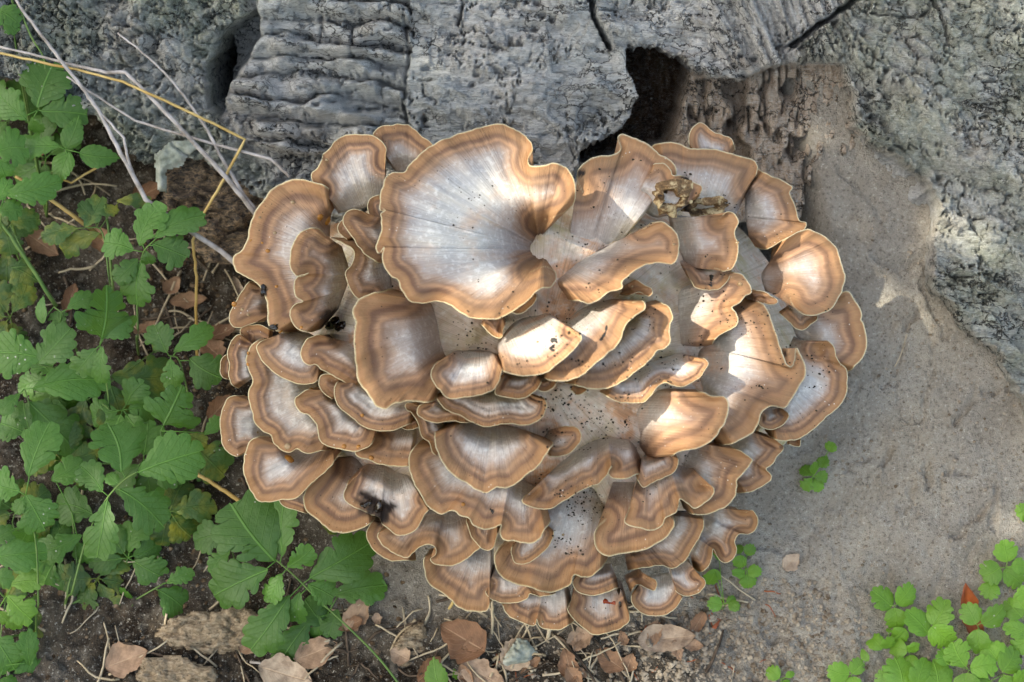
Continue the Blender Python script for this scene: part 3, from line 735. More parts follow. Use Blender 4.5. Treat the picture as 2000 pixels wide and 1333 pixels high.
# some stretches of a cap show the zones only faintly
plain = m.ramp(f, stops([(0, hexlin(236, 222, 184)), (.6, hexlin(202, 166, 124)), (2, hexlin(166, 126, 90)), (12, hexlin(158, 122, 92)), (22, hexlin(168, 138, 114)), (34, hexlin(188, 174, 166)), (66, hexlin(206, 201, 196))]))
c = m.mix(m.maprange(m.noise(m.comb(m.math('MULTIPLY', sa, 16.), m.math('MULTIPLY', ed, .04), sd), 1.0, 3, .6), .42, .66, .0, .6), c, plain)
hs = m.n("HueSaturation"); hs.inputs["Saturation"].default_value = 1.0; m.put(hs.inputs["Value"], m.math('MULTIPLY', m.maprange(edw, 8, 34, .70, .88), m.attr('val'))); m.put(hs.inputs["Color"], c); c = hs.outputs[0]
# fibres, bloom, blotches
c = m.mix(m.maprange(fib, .62, .40, 0, .40), c, m.mix(.5, c, (.16, .085, .045)))
inner = m.maprange(edw, 24, 42)
bloom = m.noise(g, 210, 4, .65)
c = m.mix(m.math('MULTIPLY', m.maprange(bloom, .50, .68, 0, .6), m.maprange(edw, 16, 36)), c, hexlin(228, 224, 220))
blot = m.noise(g, 26, 4, .6)
c = m.mix(m.math('MULTIPLY', m.maprange(blot, .50, .66, 0, .75), inner), c, m.mix(tone, hexlin(172, 150, 132), hexlin(212, 168, 136)))
c = m.mix(m.math('MULTIPLY', m.maprange(blot, .46, .34, 0, .5), inner), c, hexlin(166, 164, 166))
spk = m.voro(g, 190)
c = m.mix(m.math('MULTIPLY', m.maprange(spk, .13, .08, 0, 1), m.maprange(m.noise(g, 14, 2, .5), .52, .60)), c, hexlin(58, 44, 34))
spw = m.voro(m.vmul(g, (1.3, 1.1, 1.2)), 150)
c = m.mix(m.math('MULTIPLY', m.maprange(spw, .12, .05, 0, .7), m.maprange(m.noise(g, 19, 2, .5), .52, .64)), c, hexlin(238, 234, 226))
rot = m.attr("rot")
c = m.mix(m.math('MULTIPLY', rot, m.maprange(m.noise(g, 60, 3, .6), .2, .5), clamp=True), c, hexlin(34, 22, 16))
c = m.mix(und, c, hexlin(206, 186, 128))
rough = m.maprange(m.noise(g, 45, 3, .5), .35, .7, .78, .5)
bh = m.math('ADD', m.math('MULTIPLY', fib, 1.0), m.math('MULTIPLY', bloom, .7))
bs = m.n("BsdfPrincipled")
CAPM_sh = m.pbr(c, rough, .3, m.bump(bh, .8, .0012))
CAPM = m.done(CAPM_sh)

m = NT("fungus_core")
g = m.geo(); n1 = m.noise(g, 22, 4, .6); n2 = m.noise(g, 150, 4, .65); n3 = m.noise(g, 55, 5, .65)
rad = m.attr("radial"); fb = m.noise(m.comb(m.math('MULTIPLY', rad, 60.), m.attr("rr"), 0.), 1.6, 4, .6)
c = m.ramp(n1, [(.33, hexlin(182, 168, 126)), (.45, hexlin(204, 188, 166)), (.55, hexlin(214, 196, 182)), (.64, hexlin(208, 162, 128))])
c = m.mix(m.maprange(n3, .50, .70, 0, .7), c, hexlin(196, 158, 128))
c = m.mix(m.maprange(n2, .52, .70, 0, .6), c, hexlin(230, 226, 218))
c = m.mix(m.maprange(fb, .5, .35, 0, .5), c, hexlin(150, 130, 104))
c = m.mix(m.math('MULTIPLY', m.maprange(m.voro(g, 170), .22, .12), m.maprange(m.noise(g, 20, 2), .47, .56)), c, hexlin(44, 34, 26))
COREM = m.done(m.pbr(c, .75, .3, m.bump(m.math('ADD', fb, n2), .8, .0016)))

fungus = empty("bracket_fungus", tuple(pt(1050, 1000, -.05)))
tag(fungus, "large tiered bracket fungus with banded tan and brown caps at the tree base", "fungus")

# pale fleshy core the caps grow from
nr, na = 150, 330
rr = np.linspace(0, 1.0, nr)[:, None]; aa = np.linspace(0, 2 * math.pi, na, endpoint=False)[None, :]
prof = rr * (1 + .04 * np.sin(3 * aa + 1) + .03 * np.sin(5 * aa))
cx = 1050 + 545 * prof * np.cos(aa); cy = 715 + 410 * prof * np.sin(aa)
coff = bulge(cx, cy) - .013 + .015 * fbm(cx / 90, cy / 90, 3.3, 3) + .0065 * fbm(cx / 38, cy / 38, 5.3, 3) + .0018 * fbm(cx / 12, cy / 12, 1.3, 3) - .002 - .14 * sstep(.70, 1.0, rr) ** 1.5
part("core", pt(cx, cy, coff), gridF(nr, na, True), COREM, fungus, True, {"radial": np.abs(aa - math.pi) + 0 * rr, "rr": rr + 0 * aa})

def build_cap(i, spec):
    r, b, h, tone, wav, mar, root = spec
    tone = float(np.clip(tone + .30 * (_TAB[i & 63, 9, 2] - .5), 0, 1)); val = .88 + .24 * _TAB[i & 63, 11, 6]
    M0 = catmull(rg(r, mar), 10)
    L = np.linalg.norm(np.diff(M0, axis=0), axis=1).sum()
    N = int(np.clip(L / 3.2, 26, 330))
    M = resample(M0, N)
    R0 = rg(r, root)
    R0 = resample(catmull(R0, 8) if len(R0) > 2 else R0, N)
    if np.linalg.norm(M - R0, axis=1).mean() > np.linalg.norm(M - R0[::-1], axis=1).mean():
        R0 = R0[::-1]
    s = np.linspace(0, L, N)
    # finely lobed edge
    T = np.gradient(M, axis=0); T /= np.linalg.norm(T, axis=1)[:, None] + 1e-9
    Nn = np.stack([T[:, 1], -T[:, 0]], 1)
    sg = np.sign(np.sum(Nn * (M - R0), axis=1).mean()); Nn = Nn * sg
    scal = 2.6 * fbm(s / 34, i * 3.1, 0, 2) + 1.3 * fbm(s / 11, i * 5.7, 2, 2)
    M = M + Nn * scal[:, None]
    K = 22
    t = 1 - (1 - np.linspace(0, 1, K)) ** 1.55
    X = R0[None] + (M - R0)[None] * t[:, None, None]
    px, py = X[..., 0], X[..., 1]
    # distance to the margin, in mm
    d = np.sqrt(((px[..., None] - M[None, None, :, 0]) ** 2 + (py[..., None] - M[None, None, :, 1]) ** 2).min(-1))
    e = d * MMPX * 1000
    depth = np.median(np.linalg.norm(M - R0, axis=1)) * MMPX * 1000
    bw = float(np.clip(depth / 62., .42, 1.05)) * (0.85 + .55 * _TAB[i & 63, 3, 3 + i // 64])
    # smoothed course of the margin: folds and zones follow it, not every notch
    W_ = max(3, int(N * 34 / max(L, 1))) | 1
    ker = np.hanning(W_ + 2)[1:-1]; ker /= ker.sum()
    Mp = np.pad(M, ((W_ // 2, W_ // 2), (0, 0)), mode='edge')
    Ms = np.stack([np.convolve(Mp[:, q], ker, 'valid') for q in (0, 1)], 1)
    ds = np.sqrt(((px[..., None] - Ms[None, None, :, 0]) ** 2 + (py[..., None] - Ms[None, None, :, 1]) ** 2).min(-1)) * MMPX * 1000
    kk = sstep(4, 15, e)
    e = e * (1 - kk) + np.maximum(ds, 3.) * kk
    ss = np.concatenate([[0], np.cumsum(np.linalg.norm(np.diff(Ms, axis=0), axis=1))])
    tt = t[:, None]
    core_rel = -26.0
    lift = core_rel + (b - core_rel) * sstep(-.08, .42, tt)
    rise = 1.4 * h * (.25 * tt + .75 * tt ** 1.6)
    mx_, my_ = Ms[None, :, 0], Ms[None, :, 1]
    wave = wav * (6.5 * fbm(mx_ / 62, my_ / 62, i * 7.3, 2) + 3.0 * fbm(mx_ / 24, my_ / 24, i * 2.3, 2)) * tt ** 2.2
    fold = 3.2 * wav * fbm(px / 50, py / 50, i * 1.3, 3) * sstep(0, .3, tt)
    curl = -(4.2 * np.exp(-(e / 4.6) ** 2))
    rings = 1.15 * np.sin(2 * math.pi * e / (14.5 * bw) + 1.2) * np.exp(-e / 32.) * sstep(0, 6, e)
    micro = .5 * fbm(px / 12, py / 12, i, 3) + .35 * fbm(px / 4, py / 4, i, 2)
    sn = np.linspace(0, 1, N)[None]
    side = sstep(0, .09, sn) * sstep(0, .09, 1 - sn)
    lift = lift * side + core_rel * (1 - side); rise = rise * side; wave = wave * side
    off = bulge(px, py) + (lift + rise + wave + fold + curl + rings + micro) / 1000.
    th = (1.6 + 6.5 * (1 - tt) ** .8) / 1000.
    th = th + 0 * px
    top = pt(px, py, off)
    rows = [top]; eds = [e / bw]; unds = [np.zeros_like(e)]
    o1 = off[-1]
    for k, (out, dn, u) in enumerate(((.8, .0006, 0), (1.0, .0012, .4), (.3, .0019, .95))):
        Q = M + Nn * out
        rows.append(pt(Q[:, 0], Q[:, 1], o1 - dn)[None]); eds.append(np.zeros((1, N))); unds.append(np.full((1, N), u))
    kb = list(range(K - 3, -1, -3))
    rows.append(pt(px[kb], py[kb], off[kb] - .0022 - th[kb] + th[-1:])); eds.append(e[kb]); unds.append(np.ones((len(kb), N)))
    V = np.concatenate(rows, 0); E = np.concatenate(eds, 0); U = np.concatenate(unds, 0)
    nrow = V.shape[0]
    F = [list(q) for q in gridF(nrow, N)]
    F += [[(nrow - 1) * N + j, (nrow - 1) * N + j + 1, j + 1, j] for j in range(N - 1)]
    F.append([k * N for k in range(nrow)][::-1]); F.append([k * N + N - 1 for k in range(nrow)])
    A = np.broadcast_to(ss[None] * MMPX, E.shape)
    P2x, P2y = proj(V.reshape(-1, 3))
    rot = np.zeros(P2x.shape)
    P2x = P2x + 16 * fbm(P2x / 22, P2y / 22, 3, 3); P2y = P2y + 16 * fbm(P2x / 22, P2y / 22, 9, 3)
    for (qx, qy, qr) in ROT:
        rot = np.maximum(rot, sstep(1.25, .7, np.hypot(P2x - qx, P2y - qy) / qr))
    return part("cap", V, F, CAPM, fungus, True, {"edge_mm": E, "arc": A, "tone": np.full(E.shape, tone), "val": np.full(E.shape, val), "seed": np.full(E.shape, i * 3.7), "under": U, "rot": rot})

# blackened, decayed patches
ROT = [(718, 984, 24), (746, 1000, 20), (1335, 352, 11), (1527, 640, 7), (1533, 690, 8), (513, 566, 11), (655, 634, 30), (1128, 345, 9), (1525, 875, 8), (1240, 1150, 8), (1330, 985, 6)]
for i, spec in enumerate(CAPS):
    build_cap(i, spec)
# ------------------------------------------------------------------ things lying on the fungus
m = NT("amber_drop")
AMBER = m.done(m.pbr((.55, .24, .05), .06, .6, None, Transmission_Weight=.45, IOR=1.4))
m = NT("clear_drop")
CLEAR = m.done(m.pbr((.62, .45, .26), .05, .6, None, Transmission_Weight=.6, IOR=1.36))
m = NT("dark_resin")
RESIN = m.done(m.pbr((.012, .007, .005), .12, .6))
m = NT("red_resin")
REDRES = m.done(m.pbr((.30, .035, .006), .1, .6, None, Transmission_Weight=.35, IOR=1.4))
m = NT("dropping")
DROPP = m.done(m.pbr(m.ramp(m.noise(m.objco(), 300, 3), [(.3, (.006, .005, .005)), (.7, (.03, .027, .024))]), .5, .4, m.bump(m.noise(m.objco(), 500, 3), .8, .0006)))

bpy.context.view_layer.update()
DG = bpy.context.evaluated_depsgraph_get()
def hit(px, py):
    """nearest surface along a photo pixel's ray: returns point and normal"""
    d = pt(px, py, 0) - CAM; d = d / np.linalg.norm(d)
    ok, loc, nor, idx, ob, _ = scene.ray_cast(DG, Vector(CAM) + Vector(d) * .3, Vector(d))
    if not ok: return None
    return np.array(loc), np.array(nor), ob

def blobVF(c, nrm, rx, ry, rz, seed=0, rough=.0, nu=12, nv=7):
    n = np.array(nrm, float); n /= np.linalg.norm(n)
    a = np.cross(n, [0.3, .9, .1]); a /= np.linalg.norm(a); b = np.cross(n, a)
    u = np.linspace(0, 2 * math.pi, nu, endpoint=False); v = np.linspace(-math.pi / 2, math.pi / 2, nv)
    U, Vv = np.meshgrid(u, v)
    k = 1 + rough * vnoise(np.cos(U) * 2 + seed * 5.1, np.sin(U) * 2 + Vv * 1.5, seed * 3.3)
    P = np.array(c) + k[..., None] * (rx * (np.cos(U) * np.cos(Vv))[..., None] * a + ry * (np.sin(U) * np.cos(Vv))[..., None] * b + rz * np.sin(Vv)[..., None] * n)
    return P.reshape(-1, 3), gridF(nv, nu, True)

DROPS = [(638, 313, 4, 0), (572, 395, 5, 0), (537, 455, 4, 0), (523, 490, 5, 1), (512, 475, 3, 1), (490, 470, 3, 1), (507, 425, 3, 0), (458, 595, 6, 1), (485, 615, 4, 0), (566, 898, 12, 1), (672, 872, 5, 1), (700, 873, 5, 1), (725, 895, 5, 1), (707, 812, 4, 1), (484, 690, 4, 1), (484, 712, 4, 1), (562, 872, 8, 0), (608, 760, 5, 1), (1445, 555, 5, 0), (1440, 475, 4, 0), (1050, 668, 3, 0), (905, 985, 4, 1), (503, 845, 3, 0), (588, 640, 4, 1), (1100, 1045, 3, 0), (1316, 478, 3, 0), (640, 432, 11, 1), (626, 425, 9, 1), (536, 638, 6, 1), (548, 648, 5, 1), (473, 605, 4, 0), (1060, 1215, 3, 0), (1235, 560, 3, 0), (540, 560, 4, 1)]
for (x, y, r, kind) in DROPS:
    h_ = hit(x, y)
    if h_ is None or "cap" not in h_[2].name: continue
    R = r * MMPX
    v, f = blobVF(h_[0] + h_[1] * R * .15, h_[1], R, R * .9, R * .62, x)
    part("exudate_drop", v, f, AMBER if kind else CLEAR, fungus)
# tar-like pools of decay
for k, (x, y, rx, ry) in enumerate([(655, 632, 24, 12), (668, 640, 14, 8), (515, 566, 8, 10), (738, 992, 16, 9), (716, 985, 12, 6), (536, 640, 9, 6)]):
    h_ = hit(x, y)
    if h_ is None: continue
    v, f = blobVF(h_[0] + h_[1] * .001, h_[1] + np.array([0, -.2, .2]), rx * MMPX, ry * MMPX, .004, k + 2, .5, 20, 9)
    part("tar_pool", v, f, RESIN, fungus)
# droppings
def tube_on(name, pts, rad, mat, label, cat, group=None, lift=.0, sides=8, jit=.0, seed=1, n=14):
    P = []
    for (x, y) in resample(catmull(pts, 6) if len(pts) > 2 else np.array(pts, float), n):
        h_ = hit(x, y)
        if h_ is None: continue
        P.append(h_[0] + h_[1] * (rad * .7 + lift))
    P = np.array(P)
    Q = P.copy(); Q[1:-1] = (P[:-2] + 2 * P[1:-1] + P[2:]) / 4
    rr_ = rad * (1 + jit * np.array([vnoise(i * .9, seed * 3.1, 0) for i in range(len(Q))])) * np.clip(np.sin(np.linspace(.25, math.pi - .25, len(Q))) * 1.8, .3, 1)
    v, f = tubeVF(Q, rr_, sides)
    c0 = Q.mean(0)
    o = link(name, mesh(name, v - c0, f, mat)); o.location = c0
    tag(o, label, cat, group)
    return o
tube_on("slug_dropping", [(1072, 668), (1082, 664), (1090, 670), (1080, 676), (1076, 684), (1088, 686)], .0021, DROPP, "coiled black slug dropping on the sunlit central cap", "dropping", "black droppings on the fungus", jit=.5, n=18)
tube_on("slug_dropping", [(1185, 634), (1183, 648), (1176, 660), (1170, 668)], .0016, DROPP, "thin black slug dropping on the steep orange cap edge", "dropping", "black droppings on the fungus", jit=.5, seed=4)
tube_on("slug_dropping", [(1390, 532), (1389, 546), (1388, 562)], .0018, DROPP, "straight black dropping on the cap beside the torn stump", "dropping", "black droppings on the fungus", jit=.6, seed=6)
tube_on("slug_dropping", [(955, 992), (962, 1000), (968, 1004)], .0017, DROPP, "small dark dropping on the wide lower left cap", "dropping", "black droppings on the fungus", jit=.6, seed=8)
tube_on("red_sap_drip", [(1176, 1172), (1188, 1178), (1206, 1178)], .0022, REDRES, "glossy red sap drip on the lowest cap", "sap drip", jit=.3)
tube_on("black_sap_drip", [(1208, 1145), (1209, 1165), (1211, 1180), (1213, 1188)], .0018, RESIN, "glossy black sap thread beside the red drip", "sap drip", jit=.5)

# torn, chewed stump among the upper right caps
m = NT("chewed_flesh")
gg = m.objco(); nn = m.noise(gg, 120, 4, .65)
CHEW = m.done(m.pbr(m.ramp(nn, [(.33, hexlin(40, 28, 20)), (.5, hexlin(120, 92, 62)), (.62, hexlin(196, 174, 134))]), .8, .3, m.bump(nn, .9, .002)))
def chewed(cx, cy, rx, ry, hgt, seed):
    h_ = hit(cx, cy)
    n = h_[1]; a = np.array([1., 0, 0]); a = a - n * (a @ n); a /= np.linalg.norm(a); b = np.cross(n, a)
    nu = 40; prof = [(1.25, -.006), (1.1, .3), (1.0, .8), (.88, 1.0), (.74, .8), (.64, .2), (.55, -.25), (.2, -.3), (.01, -.3)]
    V = []
    for j, (rp, hp) in enumerate(prof):
        for i in range(nu):
            t = 2 * math.pi * i / nu
            w = 1 + .5 * float(vnoise(math.cos(t) * 1.6 + seed, math.sin(t) * 1.6, j * .25)) + .25 * float(vnoise(t * 4, seed, j * .5))
            hh = hgt * hp * (1 + .8 * float(vnoise(math.cos(t) * 2.5, math.sin(t) * 2.5 + seed, 4)))
            V.append(h_[0] + rp * w * (rx * math.cos(t) * a + ry * math.sin(t) * b) * MMPX + n * hh)
    part("chewed_rim", np.array(V), gridF(len(prof), nu, True), CHEW, fungus)
chewed(1308, 388, 27, 22, .007, 2.0)
chewed(1375, 400, 34, 12, .006, 5.0)

# ------------------------------------------------------------------ green plants
def leafmat(name, c0, c1, trans, yellow=0.0):
    m = NT(name)
    u = m.attr("u"); v = m.attr("v"); rnd = m.n("ObjectInfo").outputs["Random"]
    g = m.geo(); n1 = m.noise(g, 40, 4, .6)
    c = m.mix(n1, c0, c1)
    c = m.mix(m.maprange(rnd, 0, 1, 0, .75), c, tuple(q * .5 for q in c0))
    vein = m.math('ABSOLUTE', m.math('SINE', m.math('ADD', m.math('MULTIPLY', u, 21.), m.math('MULTIPLY', m.math('ABSOLUTE', v), -9.))))
    vm = m.math('MAXIMUM', m.maprange(m.math('ABSOLUTE', v), .045, .015), m.math('MULTIPLY', m.maprange(vein, .16, .03), .55))
    c = m.mix(m.math('MULTIPLY', vm, .38), c, tuple(min(1, q * 1.7 + .03) for q in c1))
    if yellow:
        c = m.mix(m.maprange(m.noise(g, 50, 4, .65), .46, .66, 0, yellow), c, (.34, .30, .03))
    dust = m.voro(g, 130)
    c = m.mix(m.math('MULTIPLY', m.maprange(dust, .12, .06), m.maprange(m.noise(g, 28, 2), .56, .66)), c, (.62, .60, .52))
    c = m.mix(m.maprange(m.noise(g, 18, 4, .6), .50, .75, 0, .22), c, (.24, .33, .15))
    t_ = m.n("BsdfTranslucent"); m.put(t_.inputs[0], trans)
    mx = m.n("MixShader"); mx.inputs[0].default_value = .28
    bh = m.math('ADD', m.math('MULTIPLY', vm, -.8), m.noise(g, 260, 3, .6))
    m.put(mx.inputs[1], m.pbr(c, .42, .4, m.bump(bh, .8, .0011))); m.put(mx.inputs[2], t_.outputs[0])
    return m.done(mx.outputs[0])
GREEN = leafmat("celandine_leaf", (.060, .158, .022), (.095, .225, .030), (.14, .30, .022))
DEEP = leafmat("celandine_leaf_old_shade", (.040, .105, .018), (.075, .15, .025), (.11, .21, .02), .55)  # yellowing leaves; shade of the lower layer is put into this darker green
LIME = leafmat("seedling_leaf", (.14, .30, .028), (.19, .37, .04), (.22, .42, .03))
m = NT("plant_stem")
STEM = m.done(m.pbr(m.ramp(m.noise(m.geo(), 60, 3), [(.3, (.07, .14, .03)), (.7, (.13, .20, .05))]), .5, .35))

def leafletVF(base, tip, width, kind, seed, cup=.16, nrm=None):
    """lobed leaflet between two world points; crenate outline, folded along the midrib, drooping tip"""
    rng = np.random.default_rng(int(seed) % 100000)
    base = np.array(base); tip = np.array(tip)
    ax = tip - base; L = np.linalg.norm(ax); ax = ax / L
    n = np.array([0, -.45, .9]) if nrm is None else np.array(nrm, float)
    n = n + rng.normal(0, .16, 3); n = n - ax * (n @ ax); n /= np.linalg.norm(n)
    sd_ = np.cross(n, ax)
    # half outline: smooth envelope with rounded lobes pushed out along it, right round the tip
    def half():
        t = np.linspace(0, 1, 90)
        if kind == 'round':
            w = .5 * np.sqrt(np.clip(1 - ((t - .5) / .5) ** 2, 0, 1)) * (1 + .06 * np.sin(3 * t))
            nl, amp, pw = 4.6 + rng.random(), .10, .6; start = .36
            if rng.random() < .5: w = w * (1 - .22 * np.exp(-((t - .6 - .12 * rng.random()) / .05) ** 2))
        elif kind == 'tri':
            w = np.maximum(.50 * np.exp(-((t - .42) / .22) ** 4) * sstep(0, .25, t), .30 * np.sqrt(np.clip(1 - ((t - .66) / .34) ** 2, 0, 1)) * (t > .32))
            w = w * (1 - .35 * np.exp(-((t - .62) / .05) ** 2))
            nl, amp, pw = 7.5, .085, .6; start = .16
        elif kind == 'point':
            w = .5 * np.sin(math.pi * t ** .72) ** .85
            nl, amp, pw = 8.0, .045, .7; start = .12
        else:
            w = .5 * np.sqrt(np.clip(1 - ((t - .52) / .5) ** 2, 0, 1)) * (.42 + .66 * sstep(.0, .62, t))
            if rng.random() < .75:
                q = .40 + .16 * rng.random()
                w = w * (1 - (.25 + .3 * rng.random()) * np.exp(-((t - q) / .05) ** 2))
            nl, amp, pw = 5.0 + rng.random(), .105, .6; start = .14
        w = w * (.9 + .2 * rng.random())
        C = resample(np.stack([t * L, w * width], 1), 64)
        C[0] = 0; C[-1] = (L, 0)
        T = np.gradient(C, axis=0); T /= np.linalg.norm(T, axis=1)[:, None] + 1e-9
        Nn = np.stack([-T[:, 1], T[:, 0]], 1)
        u = np.linspace(0, 1, 64)
        lob = np.abs(np.sin(math.pi * (nl * u + .5 * (nl % 1 == 0)) + 0)) ** pw
        size = .75 + .5 * np.array([_TAB[int(q) & 63, int(seed) & 63, 7] for q in np.floor(nl * u)])
        g_ = sstep(start - .1, start + .1, u)
        d_ = amp * min(width, L) * (lob * size - .55) * g_
        C = C + Nn * d_[:, None] + np.array([1, 0]) * (lob * g_ * .03 * L)[:, None]
        C[:, 1] = np.maximum(C[:, 1], 0.0005 * L); C[0, 1] = 0
        return C, u
    (CL, u0), (CR, _) = half(), half()
    bend = (rng.random() - .5) * .16 * L
    droop = (.06 + .14 * rng.random()) * L
    roll = (rng.random() - .5) * .25
    NN = 64
    cols = [-1, -.72, -.36, 0, .36, .72, 1]
    tm = np.clip(.02 + .95 * u0 ** 1.02, 0, .96) * L          # midrib station belonging to each outline point
    V = np.zeros((NN, 7, 3)); U2 = np.zeros((NN, 7)); V2 = np.zeros((NN, 7))
    for ci, q in enumerate(cols):
        Cc = CL if q < 0 else CR
        X = tm + (Cc[:, 0] - tm) * abs(q) ** 1.1; Y = Cc[:, 1] * abs(q)
        tt_ = np.clip(X / L, 0, 1.1); sg = -1 if q < 0 else 1
        Z = (.05 * L * np.sin(math.pi * np.clip(tt_, 0, 1)) - droop * tt_ ** 2.2 + cup * Y * (1 if abs(q) < .8 else .85) + roll * sg * Y * tt_ - .30 * Y * abs(q) * (Y / (width + 1e-9))
             + .014 * L * np.sin(9 * tt_ + 3 * q + seed) * abs(q))
        V[:, ci] = base + ax * X[:, None] + sd_ * (sg * Y + bend * np.sin(math.pi * np.clip(tt_, 0, 1)))[:, None] + n * Z[:, None]
        U2[:, ci] = tt_; V2[:, ci] = sg * Y / (.5 * width + 1e-9)
    return V.reshape(-1, 3), gridF(NN, 7), U2.ravel(), V2.ravel()

def off_of(spec, default):
    return spec if spec is not None else default

def plant(name, label, cat, group, leaves, root_px, mat=None, root_lift=0.0, stem_r=.0013):
    """leaves: list of (rachis pixel path, off start, off end, [(bx,by,tx,ty,w,kind)], material)"""
    g0 = ground_at(*root_px)
    root = empty(name, tuple(g0))
    tag(root, label, cat, group)
    for li, (path, o0, o1, lets, lm) in enumerate(leaves):
        pp = catmull(path, 5) if len(path) > 2 else np.array(path, float)
        n = len(pp)
        offs = o0 + (o1 - o0) * np.linspace(0, 1, n)
        W = pt(pp[:, 0], pp[:, 1], offs)
        # petiole comes up from the root in a gentle arc
        a_ = g0 - np.array([0, 0, .004]); b_ = W[0]
        if np.linalg.norm(b_ - a_) > .012:
            mid = (a_ + b_) / 2 + np.array([0, 0, .25 * np.linalg.norm(b_ - a_)]) * .5
            S = catmull([a_, mid, b_], 6)[:-1]
            W = np.vstack([S, W])
        v, f = tubeVF(W, np.linspace(stem_r, stem_r * .5, len(W)), 6)
        lf = part("leaf", v, f, STEM, root)
        for k, (bx_, by_, tx_, ty_, w_, kind) in enumerate(lets):
            # offset of this leaflet's base = that of the nearest rachis point
            j = np.argmin(np.hypot(pp[:, 0] - bx_, pp[:, 1] - by_))
            ob = offs[j]
            B = pt(bx_, by_, ob)
            rng = np.random.default_rng(int(bx_ * 7 + by_ * 13 + tx_) % 99991)
            ex_ = 1.0 if kind == 'round' else 1.05
            Tt = pt(bx_ + (tx_ - bx_) * ex_, by_ + (ty_ - by_) * ex_, ob + .004 * rng.normal())
            NRM = np.array([.25 * rng.normal(), -.62, .74])
            V, F, uu, vv = leafletVF(B, Tt, w_ * MMPX * (1.08 if kind == 'round' else 1.18), kind, bx_ * 3 + ty_, nrm=NRM)
            # little stalk joins the rachis
            sp_, sf_ = tubeVF(np.array([W[len(W) - n + j] if True else B, B + (Tt - B) * .12]), stem_r * .4, 5)
            base_n = len(V)
            FF = [list(q) for q in F] + [[a + base_n for a in q] for q in sf_]
            VV = np.vstack([V, sp_])
            part("leaflet", VV, FF, lm or mat or GREEN, lf, True, {"u": np.concatenate([uu, np.zeros(len(sp_))]), "v": np.concatenate([vv, np.zeros(len(sp_))])})
    return root
L_, T_, R_, P_ = 'lobed', 'tri', 'round', 'point'
G1 = "celandine plants on the left"
plant("celandine_plant", "celandine with nettle-like pointed leaflets below the dry grey stems", "plant", G1, [
  ([(20, -30), (60, 70), (88, 125), (75, 215)], -.055, -.05, [(72, 212, 100, 128, 92, L_), (78, 218, 166, 222, 62, L_), (52, 235, -2, 190, 52, L_), (62, 228, 76, 258, 30, L_)], GREEN),
  ([(110, 330), (128, 292)], -.06, -.05, [(118, 285, 46, 282, 44, L_), (128, 290, 150, 232, 38, P_), (135, 297, 112, 356, 42, P_), (155, 300, 229, 306, 42, P_)], GREEN),
  ([(20, 20), (10, 30)], -.05, -.05, [(10, 40, 30, 60, 30, L_), (-12, 20, 30, 42, 44, L_)], GREEN),
 ], (90, 420))
plant("celandine_plant", "celandine with dull leaflets at the shaded edge near the long yellow stalk", "plant", G1, [
  ([(-30, 260), (-5, 300)], -.05, -.04, [(-12, 300, 46, 288, 62, L_), (-5, 310, 10, 345, 40, L_)], GREEN),
  ([(0, 440), (8, 385)], -.05, -.04, [(8, 380, 104, 357, 48, L_), (-6, 410, 38, 408, 38, L_), (-10, 395, 15, 355, 30, L_)], GREEN),
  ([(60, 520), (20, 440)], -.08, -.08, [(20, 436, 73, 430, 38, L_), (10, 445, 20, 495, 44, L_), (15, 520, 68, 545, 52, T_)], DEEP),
 ], (60, 560))
plant("celandine_plant", "celandine with narrow drooping dark leaflets behind the grey stem fork", "plant", G1, [
  ([(215, 560), (200, 455), (170, 445)], -.07, -.06, [(152, 445, 86, 462, 36, L_), (196, 455, 122, 492, 40, L_), (165, 446, 196, 388, 42, L_), (203, 402, 226, 414, 24, L_), (226, 393, 288, 390, 22, L_), (190, 430, 160, 400, 30, L_)], DEEP),
 ], (222, 600))
plant("celandine_plant", "upright celandine leaf with seven clean leaflets beside the dark rotten wood", "plant", G1, [
  ([(270, 660), (268, 570), (278, 500), (290, 480)], -.05, -.02, [(272, 482, 306, 404, 56, L_), (300, 466, 393, 420, 50, L_), (297, 476, 361, 500, 54, L_), (262, 490, 202, 474, 50, L_), (270, 505, 228, 546, 36, L_), (279, 510, 264, 588, 62, L_), (286, 490, 291, 516, 24, L_)], GREEN),
 ], (270, 690))
plant("celandine_plant", "celandine with a large pale lobed end leaflet above the darker leaves", "plant", G1, [
  ([(215, 800), (205, 730), (195, 675)], -.05, -.02, [(195, 674, 216, 574, 108, T_), (188, 680, 148, 726, 42, L_), (200, 676, 194, 743, 36, L_), (200, 660, 245, 625, 46, L_)], GREEN),
  ([(110, 720), (75, 712)], -.05, -.03, [(85, 700, -14, 692, 76, L_), (72, 712, 126, 648, 62, L_)], GREEN),
  ([(120, 610), (105, 600)], -.06, -.06, [(130, 605, 182, 580, 34, L_), (85, 632, 78, 580, 26, P_), (118, 640, 112, 610, 30, L_)], GREEN),
 ], (190, 800))
plant("celandine_plant", "celandine with broad yellowing dark leaflets low among the leaves", "plant", G1, [
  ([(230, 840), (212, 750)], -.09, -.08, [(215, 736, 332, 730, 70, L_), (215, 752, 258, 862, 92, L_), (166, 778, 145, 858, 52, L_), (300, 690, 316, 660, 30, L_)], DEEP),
  ([(60, 800), (48, 760)], -.06, -.05, [(62, 760, 197, 744, 68, L_), (56, 785, 142, 872, 74, L_), (40, 768, -4, 802, 28, L_)], GREEN),
 ], (190, 900))
